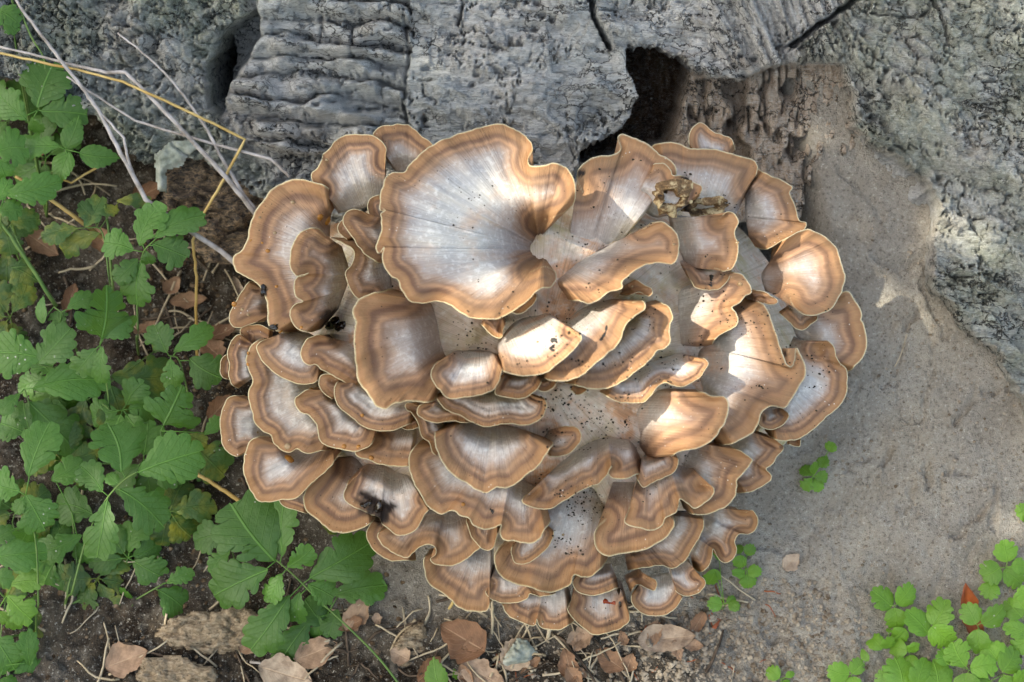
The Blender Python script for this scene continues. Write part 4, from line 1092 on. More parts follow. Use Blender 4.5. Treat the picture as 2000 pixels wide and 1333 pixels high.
plant("celandine_plant", "celandine with loose rounded leaflets close to the fungus edge", "plant", G1, [
  ([(370, 780), (350, 705), (330, 695)], -.06, -.05, [(326, 690, 302, 640, 48, L_), (338, 688, 407, 642, 36, L_), (370, 700, 427, 735, 64, L_), (332, 700, 336, 757, 38, L_)], GREEN),
  ([(320, 900), (314, 842)], -.05, -.03, [(315, 840, 352, 764, 100, T_), (398, 850, 428, 818, 26, L_)], GREEN),
 ], (370, 830))
plant("celandine_plant", "celandine with a dusty many-lobed leaf spread over older yellow leaves", "plant", G1, [
  ([(140, 1160), (170, 1050), (205, 980), (240, 940), (268, 922)], -.04, .0, [(237, 925, 214, 833, 92, L_), (268, 924, 385, 884, 82, L_), (232, 955, 314, 1022, 72, L_), (210, 975, 184, 1087, 62, L_), (200, 962, 158, 914, 52, L_), (230, 945, 210, 925, 26, R_)], GREEN),
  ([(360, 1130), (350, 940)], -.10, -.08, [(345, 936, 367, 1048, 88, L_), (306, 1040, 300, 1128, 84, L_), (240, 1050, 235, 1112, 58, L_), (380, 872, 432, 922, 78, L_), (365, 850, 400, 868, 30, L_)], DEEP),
  ([(150, 1100), (140, 1000)], -.07, -.06, [(100, 940, 152, 904, 46, L_), (182, 1005, 113, 985, 62, L_), (162, 1045, 73, 1078, 48, L_), (190, 1050, 150, 1090, 40, L_)], GREEN),
 ], (125, 1180))
plant("celandine_plant", "celandine with pale upright leaflets and one bright lime young leaf", "plant", G1, [
  ([(75, 1180), (70, 1060), (50, 968)], -.03, .0, [(55, 932, 91, 833, 64, L_), (40, 960, -18, 944, 62, L_), (50, 966, 84, 1030, 62, L_), (48, 970, 28, 1000, 24, L_), (62, 1020, 44, 1058, 36, L_)], GREEN),
  ([(-20, 1140), (-20, 1090)], -.03, -.02, [(-22, 1090, 78, 1080, 58, L_), (-20, 1070, 24, 1034, 30, L_), (-15, 1130, 22, 1135, 34, L_)], GREEN),
  ([(0, 1250), (12, 1165)], -.04, -.03, [(14, 1163, 57, 1208, 50, L_), (18, 1142, 78, 1134, 34, L_), (-12, 1190, 36, 1226, 32, L_)], LIME),
 ], (70, 1240))
plant("celandine_plant", "small dark celandine with rounded leaflets in the shady lower corner", "plant", G1, [
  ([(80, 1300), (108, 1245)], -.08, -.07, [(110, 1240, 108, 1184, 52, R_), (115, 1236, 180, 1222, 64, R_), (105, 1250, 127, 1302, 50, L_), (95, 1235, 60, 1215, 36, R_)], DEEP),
  ([(20, 1360), (10, 1300)], -.05, -.04, [(-20, 1240, 22, 1302, 64, L_), (60, 1302, 54, 1238, 32, L_), (18, 1348, 84, 1308, 54, L_), (-10, 1330, 30, 1345, 40, L_)], GREEN),
 ], (75, 1330))
plant("celandine_plant", "trailing celandine with small leaflets strung above the bark slab", "plant", G1, [
  ([(170, 1240), (235, 1190), (320, 1140)], -.09, -.06, [(235, 1178, 189, 1164, 30, R_), (240, 1190, 203, 1212, 40, R_), (262, 1175, 289, 1228, 46, L_), (308, 1152, 364, 1192, 58, L_), (258, 1170, 234, 1150, 22, R_), (325, 1140, 372, 1120, 30, L_)], GREEN),
 ], (165, 1250))
plant("celandine_plant", "celandine with one long arching stem and a big clean leaf under the fungus", "plant", G1, [
  ([(800, 1365), (745, 1292), (690, 1235), (620, 1170), (575, 1125), (540, 1095)], -.02, .005, [(537, 1097, 455, 992, 118, L_), (552, 1088, 551, 986, 62, L_), (560, 1108, 607, 1074, 42, L_), (525, 1112, 420, 1164, 76, L_), (550, 1120, 524, 1172, 40, L_), (603, 1130, 714, 1068, 72, L_), (600, 1142, 652, 1166, 46, L_), (566, 1162, 490, 1268, 66, L_), (586, 1156, 580, 1216, 36, L_)], GREEN),
  ([(770, 1330), (715, 1262), (640, 1200)], -.07, -.05, [(650, 1162, 747, 1143, 60, L_), (680, 1206, 754, 1188, 44, L_), (606, 1210, 545, 1298, 58, L_), (620, 1200, 626, 1252, 34, L_), (666, 1250, 630, 1328, 68, L_), (686, 1255, 712, 1312, 40, L_), (715, 1256, 767, 1220, 48, R_), (745, 1290, 773, 1268, 28, R_), (740, 1310, 725, 1348, 30, L_), (640, 1225, 600, 1175, 50, L_), (660, 1190, 640, 1240, 40, L_)], GREEN),
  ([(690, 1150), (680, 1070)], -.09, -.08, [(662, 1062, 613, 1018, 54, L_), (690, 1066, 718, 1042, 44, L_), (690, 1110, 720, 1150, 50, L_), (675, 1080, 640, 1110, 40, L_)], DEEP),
  ([(660, 1340), (650, 1305)], -.07, -.06, [(650, 1300, 588, 1348, 54, L_), (668, 1310, 690, 1350, 44, L_)], LIME),
 ], (806, 1352))
plant("celandine_plant", "celandine leaflets half hidden beside the big leaf under the fungus", "plant", G1, [
  ([(470, 1130), (448, 1060)], -.08, -.06, [(446, 1046, 384, 1056, 52, L_), (450, 1076, 414, 1117, 32, L_), (440, 1020, 425, 1000, 26, R_), (452, 1120, 470, 1150, 40, L_)], GREEN),
 ], (470, 1150))
plant("celandine_plant", "lone lime leaf tip rising from the litter below the fungus", "plant", G1, [
  ([(875, 1365), (870, 1350)], -.03, -.02, [(860, 1350, 848, 1290, 38, P_), (895, 1350, 893, 1297, 26, P_)], LIME),
 ], (878, 1372))

rg5 = np.random.default_rng(77)
def under(lab, pts_):
    lv = []
    for (x, y) in pts_:
        a0 = rg5.uniform(0, 6.28); lets = []
        for k in range(5):
            a = a0 + (k - 2) * .95; r0 = 10; r1 = rg5.uniform(58, 82)
            lets.append((x + r0 * math.cos(a), y + r0 * math.sin(a), x + r1 * math.cos(a), y + r1 * math.sin(a), rg5.uniform(42, 60), L_))
        go_ = ground_off(x, y)
        o_ = min(go_ + .035, -.07)
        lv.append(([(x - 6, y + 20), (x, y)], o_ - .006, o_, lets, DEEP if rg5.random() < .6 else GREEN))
    xm = sum(p[0] for p in pts_) / len(pts_); ym = sum(p[1] for p in pts_) / len(pts_)
    plant("celandine_plant", lab, "plant", G1, lv, (xm, ym + 25))
under("low shaded celandine leaves beneath the dusty many-lobed leaf", [(250, 1090), (330, 1000), (190, 1130)])
under("low shaded celandine leaves beneath the yellowing broad leaflets", [(120, 900), (280, 900), (60, 850)])
under("low shaded celandine leaves beneath the pale upright leaflets", [(30, 1000), (110, 1090), (10, 1180)])
under("low shaded celandine leaves beneath the big lobed end leaflet", [(110, 740), (240, 800), (20, 620)])
under("low shaded celandine leaves in the corner behind the pointed leaflets", [(20, 230), (90, 310), (10, 480)])
under("low shaded celandine leaves in the dark lower corner", [(60, 1330), (150, 1290)])

G2 = "celandine seedlings on the bare soil"
def seedling(lab, lets, node, root=None, off=None):
    nx, ny = node
    go = ground_off(nx, ny)
    o1 = go + .018 if off is None else go + off
    r = root or (nx + 6, ny + 14)
    plant("celandine_seedling", lab, "seedling", G2, [([(nx + 2, ny + 4), (nx, ny)], o1 - .002, o1, lets, LIME)], r, LIME, stem_r=.0008)
seedling("seedling with three scalloped leaflets standing out alone on the bare soil", [(1742, 1186, 1707, 1153, 40, R_), (1752, 1181, 1784, 1145, 40, R_), (1747, 1188, 1748, 1228, 42, R_)], (1747, 1184))
seedling("seedling with a large three-lobed leaf in front of the orange dead leaf", [(1813, 1238, 1779, 1193, 46, R_), (1822, 1222, 1846, 1172, 46, R_), (1818, 1225, 1860, 1260, 52, R_)], (1820, 1230), off=.024)
seedling("seedling whose three leaflets fan over the orange dead leaf", [(1905, 1220, 1887, 1181, 38, R_), (1917, 1218, 1960, 1189, 42, R_), (1908, 1230, 1916, 1277, 44, R_)], (1909, 1222), off=.026)
seedling("highest seedling of the clump with four round leaflets", [(1968, 1098, 1963, 1059, 42, R_), (1953, 1108, 1919, 1126, 44, R_), (1960, 1115, 1997, 1141, 40, R_), (1975, 1105, 2006, 1110, 28, R_), (1938, 1138, 1930, 1169, 34, R_)], (1966, 1108))
seedling("seedling with glossy leaflets crowding the edge of the clump", [(1997, 1206, 1966, 1174, 40, R_), (2002, 1190, 1985, 1163, 32, R_), (2004, 1240, 1963, 1224, 30, R_), (2012, 1240, 1984, 1272, 40, R_), (2010, 1170, 1990, 1150, 34, R_)], (2004, 1215))
seedling("tiny seedling with three small round leaflets at the clump's rim", [(1772, 1272, 1737, 1265, 30, R_), (1778, 1275, 1792, 1258, 24, R_), (1777, 1280, 1783, 1312, 30, R_)], (1776, 1275), off=.012)
seedling("seedling with narrow pale leaflets reaching out onto bare soil", [(1724, 1268, 1699, 1240, 30, R_), (1722, 1265, 1744, 1247, 24, R_), (1770, 1230, 1748, 1250, 32, R_), (1738, 1236, 1732, 1228, 10, R_)], (1728, 1260), off=.010)
seedling("broad-leaved seedling cut by the lower edge beside the tiny one", [(1762, 1350, 1750, 1286, 64, R_), (1832, 1350, 1826, 1293, 58, R_), (1790, 1345, 1810, 1290, 40, R_), (1735, 1345, 1722, 1310, 34, R_)], (1795, 1345), off=.014)
seedling("seedling with a notched broad leaflet low in the clump", [(1887, 1303, 1864, 1260, 46, L_), (1895, 1308, 1947, 1300, 40, R_), (1888, 1315, 1890, 1352, 44, R_), (1850, 1300, 1838, 1270, 36, R_)], (1890, 1307), off=.022)
seedling("seedling with overlapping leaflets in the densest part of the clump", [(1958, 1312, 1986, 1271, 48, R_), (1950, 1290, 1928, 1260, 46, R_), (1960, 1320, 1970, 1348, 30, R_), (1985, 1340, 2008, 1312, 34, R_), (1935, 1330, 1915, 1345, 38, R_)], (1958, 1313))
seedling("outlying seedling with leaflets spread flat near the soil crumbs", [(1658, 1318, 1620, 1308, 36, R_), (1665, 1317, 1680, 1288, 28, R_), (1665, 1322, 1668, 1348, 30, R_), (1696, 1292, 1683, 1268, 14, P_)], (1662, 1319))
seedling("seedling with five finger-like leaflets against the soil bank", [(1586, 930, 1566, 914, 22, L_), (1588, 928, 1592, 906, 22, L_), (1590, 931, 1614, 932, 22, L_), (1586, 934, 1572, 956, 22, L_), (1589, 935, 1602, 958, 20, L_), (1615, 890, 1604, 910, 20, L_), (1618, 882, 1627, 866, 22, R_)], (1588, 931), (1592, 945), .008)
seedling("seedling with six round leaflets tucked under the fungus edge", [(1446, 1082, 1440, 1064, 18, R_), (1458, 1084, 1471, 1066, 22, R_), (1452, 1086, 1438, 1108, 28, R_), (1455, 1120, 1432, 1118, 18, R_), (1460, 1118, 1486, 1116, 22, R_), (1458, 1122, 1463, 1149, 28, R_)], (1455, 1105), (1452, 1120), .010)
seedling("shaded seedling below the curled lowest caps", [(1410, 1184, 1384, 1178, 28, R_), (1420, 1178, 1436, 1167, 16, R_), (1425, 1176, 1442, 1191, 20, R_), (1398, 1112, 1384, 1142, 28, R_), (1405, 1095, 1400, 1070, 20, R_)], (1414, 1180), (1410, 1190), .008)
seedling("minute seedling alone among the soil crumbs", [(1522, 1325, 1499, 1308, 26, R_), (1535, 1323, 1551, 1314, 12, R_), (1525, 1331, 1536, 1344, 22, R_)], (1526, 1327), (1528, 1333), .008)
seedling("seedling leaf beside the root at the soil's far edge", [(2012, 994, 1986, 1003, 28, R_), (2010, 1000, 2003, 1022, 20, R_)], (2010, 997), (2014, 1004), .008)
# ------------------------------------------------------------------ dry stems, litter, crumbs
m = NT("dry_grey_stem")
gg = m.objco()
GREYST = m.done(m.pbr(m.ramp(m.noise(gg, 90, 3), [(.3, hexlin(120, 110, 102)), (.7, hexlin(186, 178, 176))]), .7, .3, m.bump(m.noise(gg, 400, 3), .4, .0005)))
m = NT("dry_yellow_stem")
gg = m.objco()
YELST = m.done(m.pbr(m.ramp(m.noise(gg, 40, 3), [(.3, hexlin(158, 126, 66)), (.7, hexlin(190, 166, 110))]), .55, .35))
m = NT("straw")
gg = m.objco(); rn = m.n("ObjectInfo").outputs["Random"]
STRAW = m.done(m.pbr(m.mix(m.noise(gg, 120, 3), m.ramp(rn, [(0, hexlin(120, 98, 74)), (.5, hexlin(168, 150, 124)), (1, hexlin(150, 124, 86))]), hexlin(190, 178, 156)), .75, .25, m.bump(m.noise(gg, 500, 3), .4, .0005)))
m = NT("twig_dark")
TWIG = m.done(m.pbr(m.ramp(m.noise(m.objco(), 90, 3), [(.3, hexlin(44, 36, 30)), (.7, hexlin(96, 82, 70))]), .85, .2, m.bump(m.noise(m.objco(), 300, 3), .6, .0008)))
m = NT("dead_leaf")
gg = m.objco(); rn = m.n("ObjectInfo").outputs["Random"]; u_ = m.attr("u"); v_ = m.attr("v")
c = m.ramp(rn, [(0, hexlin(112, 78, 56)), (.35, hexlin(142, 108, 82)), (.7, hexlin(158, 128, 104)), (1, hexlin(176, 156, 136))])
c = m.mix(m.maprange(m.noise(gg, 90, 4, .65), .4, .65, 0, .6), c, hexlin(84, 60, 44))
vn = m.math('ABSOLUTE', m.math('SINE', m.math('ADD', m.math('MULTIPLY', u_, 26.), m.math('MULTIPLY', m.math('ABSOLUTE', v_), -11.))))
vm = m.math('MAXIMUM', m.maprange(m.math('ABSOLUTE', v_), .06, .02), m.math('MULTIPLY', m.maprange(vn, .2, .04), .6))
c = m.mix(m.math('MULTIPLY', vm, .4), c, hexlin(190, 160, 130))
DEAD = m.done(m.pbr(c, .65, .3, m.bump(m.math('ADD', vm, m.noise(gg, 200, 3)), .5, .001)))
m = NT("orange_leaf")
ORL = m.done(m.pbr(m.ramp(m.noise(m.objco(), 70, 4), [(.3, hexlin(104, 50, 24)), (.7, hexlin(168, 88, 44))]), .5, .35))
m = NT("wood_chunk")
gg = m.geo(); n1 = m.noise(m.vmul(gg, (30, 90, 60)), 5, 5, .65); n2 = m.noise(gg, 220, 4, .7)
c = m.ramp(n1, [(.3, hexlin(96, 82, 66)), (.5, hexlin(146, 128, 106)), (.7, hexlin(176, 160, 138))])
c = m.mix(m.maprange(n2, .45, .33, 0, .8), c, hexlin(58, 48, 38))
CHUNK = m.done(m.pbr(c, .92, .15, m.bump(m.math('ADD', n1, n2), 1.0, .003)))
m = NT("grey_flake")
gg = m.geo(); n1 = m.noise(gg, 60, 5, .65)
GFLAKE = m.done(m.pbr(m.ramp(n1, [(.3, hexlin(104, 108, 96)), (.5, hexlin(142, 146, 136)), (.7, hexlin(170, 170, 162))]), .9, .2, m.bump(m.noise(gg, 180, 4), .9, .002)))
m = NT("rotten_wood")
gg = m.geo(); n1 = m.noise(m.vmul(gg, (25, 70, 70)), 6, 5, .65, .6)
ROTW = m.done(m.pbr(m.ramp(n1, [(.3, hexlin(44, 40, 40)), (.45, hexlin(98, 88, 80)), (.58, hexlin(156, 132, 106)), (.7, hexlin(186, 160, 130))]), .9, .2, m.bump(n1, 1.0, .006)))
m = NT("soil_crumb")
rn = m.noise(m.geo(), 120, 2)
CRUMB = m.done(m.pbr(m.ramp(rn, [(.3, hexlin(90, 76, 62)), (.5, hexlin(136, 124, 110)), (.7, hexlin(160, 149, 134))]), .95, .15, m.bump(m.noise(m.geo(), 500, 3), .9, .001)))
m = NT("humus_crumb")
HUM = m.done(m.pbr(m.ramp(m.noise(m.geo(), 120, 2), [(.3, hexlin(44, 34, 26)), (.5, hexlin(86, 70, 54)), (.7, hexlin(128, 110, 90))]), .95, .15))
m = NT("dark_crumb")
DCRUMB = m.done(m.pbr(m.ramp(m.noise(m.geo(), 200, 2), [(.3, (.008, .006, .005)), (.7, (.06, .045, .03))]), .9, .2))

def stalk(name, path, offs, r0, r1, mat, label, cat="stem", group=None, sides=7):
    pp = np.array(path, float); n = len(pp)
    P = pt(pp[:, 0], pp[:, 1], np.interp(np.linspace(0, 1, n), np.linspace(0, 1, len(offs)), offs))
    # subdivide without rounding the nodes away, slight waver
    Q = []
    for a_, b_ in zip(P[:-1], P[1:]):
        for t in np.linspace(0, 1, 5, endpoint=False):
            Q.append(a_ + (b_ - a_) * t + .00022 * RNG.normal(0, 1, 3))
    Q.append(P[-1]); Q = np.array(Q)
    v, f = tubeVF(Q, np.linspace(r0, r1, len(Q)), sides)
    c0 = Q[0]
    o = link(name, mesh(name, v - c0, f, mat)); o.location = c0
    return tag(o, label, cat, group)

GS = "dry grey stems leaning against the root"
stalk("dry_stem", [(520, 440), (500, 412), (470, 372), (428, 300), (405, 254), (387, 227), (365, 196), (335, 157), (299, 121), (265, 92), (230, 65)], [-.03, -.02, -.015, -.03], .0019, .0008, GREYST, "smooth grey dry stem with a free tip against the mossy root", group=GS)
stalk("dry_stem", [(498, 418), (440, 345), (382, 283), (337, 234), (286, 182), (245, 141), (209, 142), (180, 136), (126, 123), (60, 106), (0, 92)], [-.02, -.005, -.01, -.03], .0024, .0010, GREYST, "pale grey dry stem sharply kinked where it crosses the yellow stalk", group=GS)
stalk("dry_stem", [(490, 540), (430, 490), (330, 425), (285, 390), (236, 300), (196, 223), (166, 178), (124, 126), (85, 74), (45, 22), (20, -20)], [-.05, -.03, -.01, -.02], .0026, .0012, GREYST, "thick grey dry stem rising behind the celandine leaves", group=GS)
stalk("dry_stem", [(565, 345), (530, 312), (430, 285), (360, 265), (263, 236), (173, 178), (130, 150)], [-.02, -.02, -.02], .0016, .0009, GREYST, "thin grey stem running along the ledge to the fungus top", group=GS)
stalk("dry_stem", [(272, 365), (262, 345), (247, 300), (243, 270), (200, 225), (170, 190)], [-.04, -.02, -.02], .0015, .0010, GREYST, "short bent grey stem forking off the thick one", group=GS)
stalk("yellow_stalk", [(385, 700), (383, 600), (384, 540), (376, 470), (400, 415), (440, 345), (478, 272), (400, 234), (300, 187), (240, 160), (150, 136), (90, 124), (15, 107), (-30, 100)], [-.10, -.05, -.02, .0, -.02, -.03], .0014, .0012, YELST, "long yellow stalk folded over at a sharp bend beside the fungus")
stalk("yellow_stalk", [(230, 305), (185, 330), (138, 358), (110, 345)], [-.07, -.06, -.06], .0013, .0009, YELST, "short yellow stalk among the pointed leaflets")
stalk("yellow_stalk", [(200, 465), (140, 420), (85, 380), (30, 345)], [-.08, -.06, -.06], .0022, .0014, YELST, "thick yellow stalk under the shaded leaves")
stalk("green_stalk", [(110, 600), (60, 520), (20, 460), (-10, 420)], [-.08, -.06, -.05], .0020, .0016, STEM, "bare green stalk slanting out of the shaded leaves")
stalk("green_stalk", [(222, 590), (215, 500), (209, 425), (205, 400)], [-.09, -.07, -.06], .0015, .0010, STEM, "upright green stalk behind the seven-leaflet leaf")
stalk("brown_stalk", [(475, 985), (440, 960), (405, 938), (380, 925)], [-.06, -.06, -.06], .0020, .0016, YELST, "stiff brown stalk poking out below the left caps")
stalk("brown_stalk", [(905, 1140), (880, 1185), (830, 1245)], [-.02, -.05, -.07], .0016, .0012, YELST, "brown stalk leaning on the ground under the lowest left cap")
stalk("brown_stalk", [(960, 1170), (962, 1215), (955, 1290), (945, 1350)], [-.03, -.045, -.05], .0014, .0012, STRAW, "pale upright straw under the lowest caps")
stalk("brown_stalk", [(1075, 1225), (1065, 1265), (1057, 1290)], [-.035, -.045, -.055], .0020, .0017, STRAW, "short thick pale stalk propping the lowest cap")

# flat pieces lying on the ground
def on_ground_frame(px, py, lift=0.0):
    p = ground_at(px, py); e_ = .012
    nx_ = (ground_h(p[0] + e_, p[1], False) - ground_h(p[0] - e_, p[1], False)) / (2 * e_)
    ny_ = (ground_h(p[0], p[1] + e_, False) - ground_h(p[0], p[1] - e_, False)) / (2 * e_)
    n = np.array([-nx_, -ny_, 1.]); n /= np.linalg.norm(n)
    return p + n * lift, n

def dead_leaf(px, py, L, W, ang, seed, label, mat=None, group="dead leaves in the litter", curl=.5, lift=.004):
    rng = np.random.default_rng(seed)
    c, n = on_ground_frame(px, py, lift)
    a_ = np.array([math.cos(ang), math.sin(ang) * .7, math.sin(ang) * .7]); a_ = a_ - n * (a_ @ n); a_ /= np.linalg.norm(a_)
    b_ = np.cross(n, a_)
    N = 26; cols = np.linspace(-1, 1, 9)
    t = np.linspace(0, 1, N)
    w = np.sin(math.pi * np.clip(t, .001, .999) ** .8) ** .8 * W / 2
    jag = np.stack([fbm(t * 7, seed * 1.7 + q, q, 3) for q in (0, 5)])
    V = []; uu = []; vv = []
    for i in range(N):
        for q in cols:
            ww = w[i] * (1 + .35 * jag[0 if q < 0 else 1][i])
            z = curl * ww * (abs(q) ** 2) * .7 + .18 * L * curl * (2 * t[i] - 1) ** 2 + .05 * L * float(vnoise(t[i] * 3 + seed, q * 1.5, seed * .7)) + .0012 * abs(math.sin(13 * t[i] - 5 * abs(q)))
            V.append(c + a_ * L * (t[i] - .5) + b_ * q * ww + n * (z - .03 * L))
            uu.append(t[i]); vv.append(q)
    V = np.array(V)
    o = link("dead_leaf", mesh("dead_leaf", V - c, gridF(N, len(cols)), mat or DEAD, True, {"u": uu, "v": vv})); o.location = c
    return tag(o, label, "leaf", group)
DL = [(620, 1275, .040, .026, .4, "crumpled brown leaf under the big celandine leaf"), (905, 1248, .046, .040, 2.6, "broad brown dead leaf below the lowest left cap"), (1010, 1278, .034, .028, .9, "pale grey curled leaf in the litter under the fungus"), (1300, 1248, .052, .026, .1, "long reddish brown leaf flat under the lowest right cap"), (945, 1322, .046, .026, -.5, "brown leaf with a torn tip at the lower litter edge"), (560, 1320, .050, .030, -.3, "pale pinkish leaf beside the bark slab"), (85, 480, .040, .020, -.6, "reddish brown leaf in the gap between the left plants"), (140, 585, .030, .016, 1.3, "narrow tan leaf in the dark between the plants"), (370, 590, .036, .016, .1, "flat tan leaf fragment by the yellow stalk foot"), (435, 655, .030, .018, .5, "small pale leaf fragment close to the left caps"), (415, 690, .032, .022, 2.2, "dark brown leaf close to the left caps"), (500, 1250, .034, .024, .8, "dark leaf in the shade of the big celandine leaf"), (1110, 1300, .030, .018, 1.8, "small grey bark-like leaf near the pale stalk"), (840, 1310, .030, .018, .9, "small brown leaf below the brown stalk"), (290, 380, .034, .020, .5, "brown leaf caught on the ledge under the root"), (200, 470, .030, .020, 2.2, "dark leaf beneath the narrow drooping leaflets"), (1190, 1290, .03, .02, 2.5, "rust brown leaf scrap in the litter"), (700, 1200, .036, .02, 1.0, "brown leaf behind the arching celandine stem"), (60, 300, .04, .024, .2, "dark brown leaf behind the pointed leaflets"), (430, 800, .03, .02, .9, "dark leaf under the left edge of the fungus"), (250, 1290, .04, .03, .4, "dark leaf by the small celandine in the corner")]
for k, (x, y, L, W, a_, lab) in enumerate(DL):
    dead_leaf(x, y, L, W, a_, k + 3, lab)
rgd = np.random.default_rng(91)
for k in range(26):
    x, y = rgd.uniform(720, 1400), rgd.uniform(1215, 1335)
    if k > 15: x, y = rgd.uniform(260, 480), rgd.uniform(420, 760)
    if k > 21: x, y = rgd.uniform(420, 800), rgd.uniform(1190, 1330)
    dead_leaf(x, y, rgd.uniform(.012, .026), rgd.uniform(.008, .018), rgd.uniform(0, 6.28), 200 + k, "small brown leaf scrap in the litter " + ("below the lowest caps" if k <= 15 else "beside the rotten wood" if k <= 21 else "around the arching celandine stem"), None, "small leaf scraps", rgd.uniform(.3, 1.0), .003)
dead_leaf(1893, 1200, .055, .017, 1.75, 60, "orange dead leaf lying under the seedling clump", ORL, None, .6, .006)
dead_leaf(1545, 1098, .020, .014, .8, 61, "small pale tan flake lying alone on the bare soil", DEAD, None, .3, .002)
dead_leaf(1395, 1225, .016, .004, .9, 62, "orange needle-like leaf scrap below the lowest caps", ORL, None, .2, .002)

# straws, needles and twigs scattered in the litter
def lying(name, px, py, L, ang, r, mat, seed, label, cat, group):
    rng = np.random.default_rng(seed)
    c, n = on_ground_frame(px, py)
    a_ = np.array([math.cos(ang), math.sin(ang) * .75, math.sin(ang) * .6]); a_ = a_ - n * (a_ @ n); a_ /= np.linalg.norm(a_)
    b_ = np.cross(n, a_)
    tilt = rng.normal(0, .10); bend = rng.normal(0, .06)
    N = 7; t = np.linspace(-.5, .5, N)
    P = []
    C7 = c + np.outer(t, a_ * L) + np.outer(t * t * 4 - .3, b_ * L * bend)
    Z7 = ground_h(C7[:, 0], C7[:, 1])
    for q, p, zg in zip(t, C7, Z7):
        zg = float(zg); h = max((p - c) @ n * 0 + abs(tilt) * L * (q + .5), 0)
        P.append(np.array([p[0], p[1], zg + r * .8]) + n * h)
    P = np.array(P)
    v, f = tubeVF(P, np.linspace(r, r * .6, N), 5)
    o = link(name, mesh(name, v - P[0], f, mat)); o.location = P[0]
    return tag(o, label, cat, group)
rng = np.random.default_rng(21)
def cluster(n, boxes, fn):
    k = 0
    while k < n:
        x0, y0, x1, y1 = boxes[int(rng.integers(len(boxes)))]
        fn(rng.uniform(x0, x1), rng.uniform(y0, y1), k); k += 1
LITB = [(720, 1130, 1450, 1340), (270, 420, 480, 720), (270, 420, 470, 700), (0, 250, 320, 620), (130, 1080, 460, 1333), (420, 1150, 800, 1340), (700, 1180, 1250, 1340), (420, 880, 560, 1010), (0, 820, 420, 1300)]
cluster(70, [(250, 430, 480, 720), (0, 250, 320, 620), (0, 820, 420, 1300), (130, 1080, 460, 1333), (270, 480, 480, 700)], lambda x, y, k: lying("straw", x, y, rng.uniform(.02, .075), rng.uniform(0, 6.28), rng.uniform(.0007, .0015), STRAW, k, "dry straw lying in the dark litter under the left plants", "straw", "straws under the left plants"))
cluster(80, [(700, 1180, 1300, 1340), (720, 1130, 1450, 1340), (820, 1230, 1250, 1340), (420, 1180, 800, 1340)], lambda x, y, k: lying("straw", x, y, rng.uniform(.015, .06), rng.uniform(0, 6.28), rng.uniform(.0007, .0016), STRAW, 130 + k, "dry straw lying in the litter below the lowest caps", "straw", "straws below the fungus"))
cluster(34, LITB, lambda x, y, k: lying("twig", x, y, rng.uniform(.02, .06), rng.uniform(0, 6.28), rng.uniform(.0008, .002), TWIG, 300 + k, "short dark twig lying in the leaf litter", "twig", "dark twigs in the litter"))
cluster(24, [(1130, 1200, 1480, 1340), (1300, 1150, 1560, 1333), (900, 1230, 1300, 1340)], lambda x, y, k: lying("rusty_needle", x, y, rng.uniform(.006, .016), rng.uniform(0, 6.28), rng.uniform(.0005, .0008), ORL, 600 + k, "rust red needle scrap on the crumbly soil", "needle", "rust red needles on the soil"))
lying("twig", 1130, 1290, .06, -.95, .0018, TWIG, 901, "long dark twig slanting below the pale stalk", "twig", None)
lying("white_root", 540, 1300, .05, -.25, .0014, GREYST, 902, "white rootlet by the bark slab under the celandine", "root", None)
lying("white_root", 1760, 690, .03, 1.2, .0007, STRAW, 903, "fine pale rootlet on the bare soil bank", "root", None)
lying("straw", 1545, 380, .05, 2.0, .0008, STRAW, 904, "thin straw between the upper right caps and the soil", "straw", None)

# broken slabs of bark and wood
def slab(name, poly, off0, thick, mat, label, cat, seed, tilt=(0, 0), rel=.004, res=4.0):
    """rough-edged slab outlined in the photograph, with its own thickness"""
    P = np.array(poly, float)
    x0, y0 = P.min(0) - 6; x1, y1 = P.max(0) + 6
    nx_, ny_ = int((x1 - x0) / res), int((y1 - y0) / res)
    X, Y = np.meshgrid(np.linspace(x0, x1, nx_), np.linspace(y0, y1, ny_))
    s = sdpoly(X, Y, poly) + 9 * fbm(X / 30, Y / 30, seed, 4, .6)
    inside = s > 0
    o_ = off0 + tilt[0] * (X - P[:, 0].mean()) * MMPX + tilt[1] * (Y - P[:, 1].mean()) * MMPX
    top = o_ + rel * fbm(X / 45, Y / 28, seed + 3, 5, .62) + .0015 * fbm(X / 9, Y / 9, seed, 2) - .006 * sstep(14, 0, s)
    crack = 1 - np.abs(fbm(X / 80, Y / 40, seed + 9, 3)) * 9
    top = top - .006 * np.clip(crack, 0, 1)
    VT = pt(X, Y, top).reshape(-1, 3); VB = pt(X, Y, np.minimum(top - .002, o_ - thick)).reshape(-1, 3)
    F = []; nvt = nx_ * ny_
    cell = inside[:-1, :-1] & inside[1:, :-1] & inside[:-1, 1:] & inside[1:, 1:]
    for j in range(ny_ - 1):
        for i in range(nx_ - 1):
            if not cell[j, i]: continue
            a = j * nx_ + i; b = a + 1; c_ = a + nx_ + 1; d_ = a + nx_
            F.append([a, d_, c_, b]); F.append([a + nvt, b + nvt, c_ + nvt, d_ + nvt])
            for (dj, di, p, q) in ((-1, 0, a, b), (1, 0, c_, d_), (0, -1, d_, a), (0, 1, b, c_)):
                jj, ii = j + dj, i + di
                if not (0 <= jj < ny_ - 1 and 0 <= ii < nx_ - 1 and cell[jj, ii]):
                    F.append([p, q, q + nvt, p + nvt])
    V = np.vstack([VT, VB])
    used = np.unique(np.concatenate([np.array(q) for q in F])); mp = np.full(len(V), -1); mp[used] = np.arange(len(used))
    F = [[int(mp[q]) for q in f] for f in F]; V = V[used]
    c0 = V.mean(0)
    o = link(name, mesh(name, V - c0, F, mat)); o.location = c0
    return tag(o, label, cat)
go = ground_off(400, 1260)
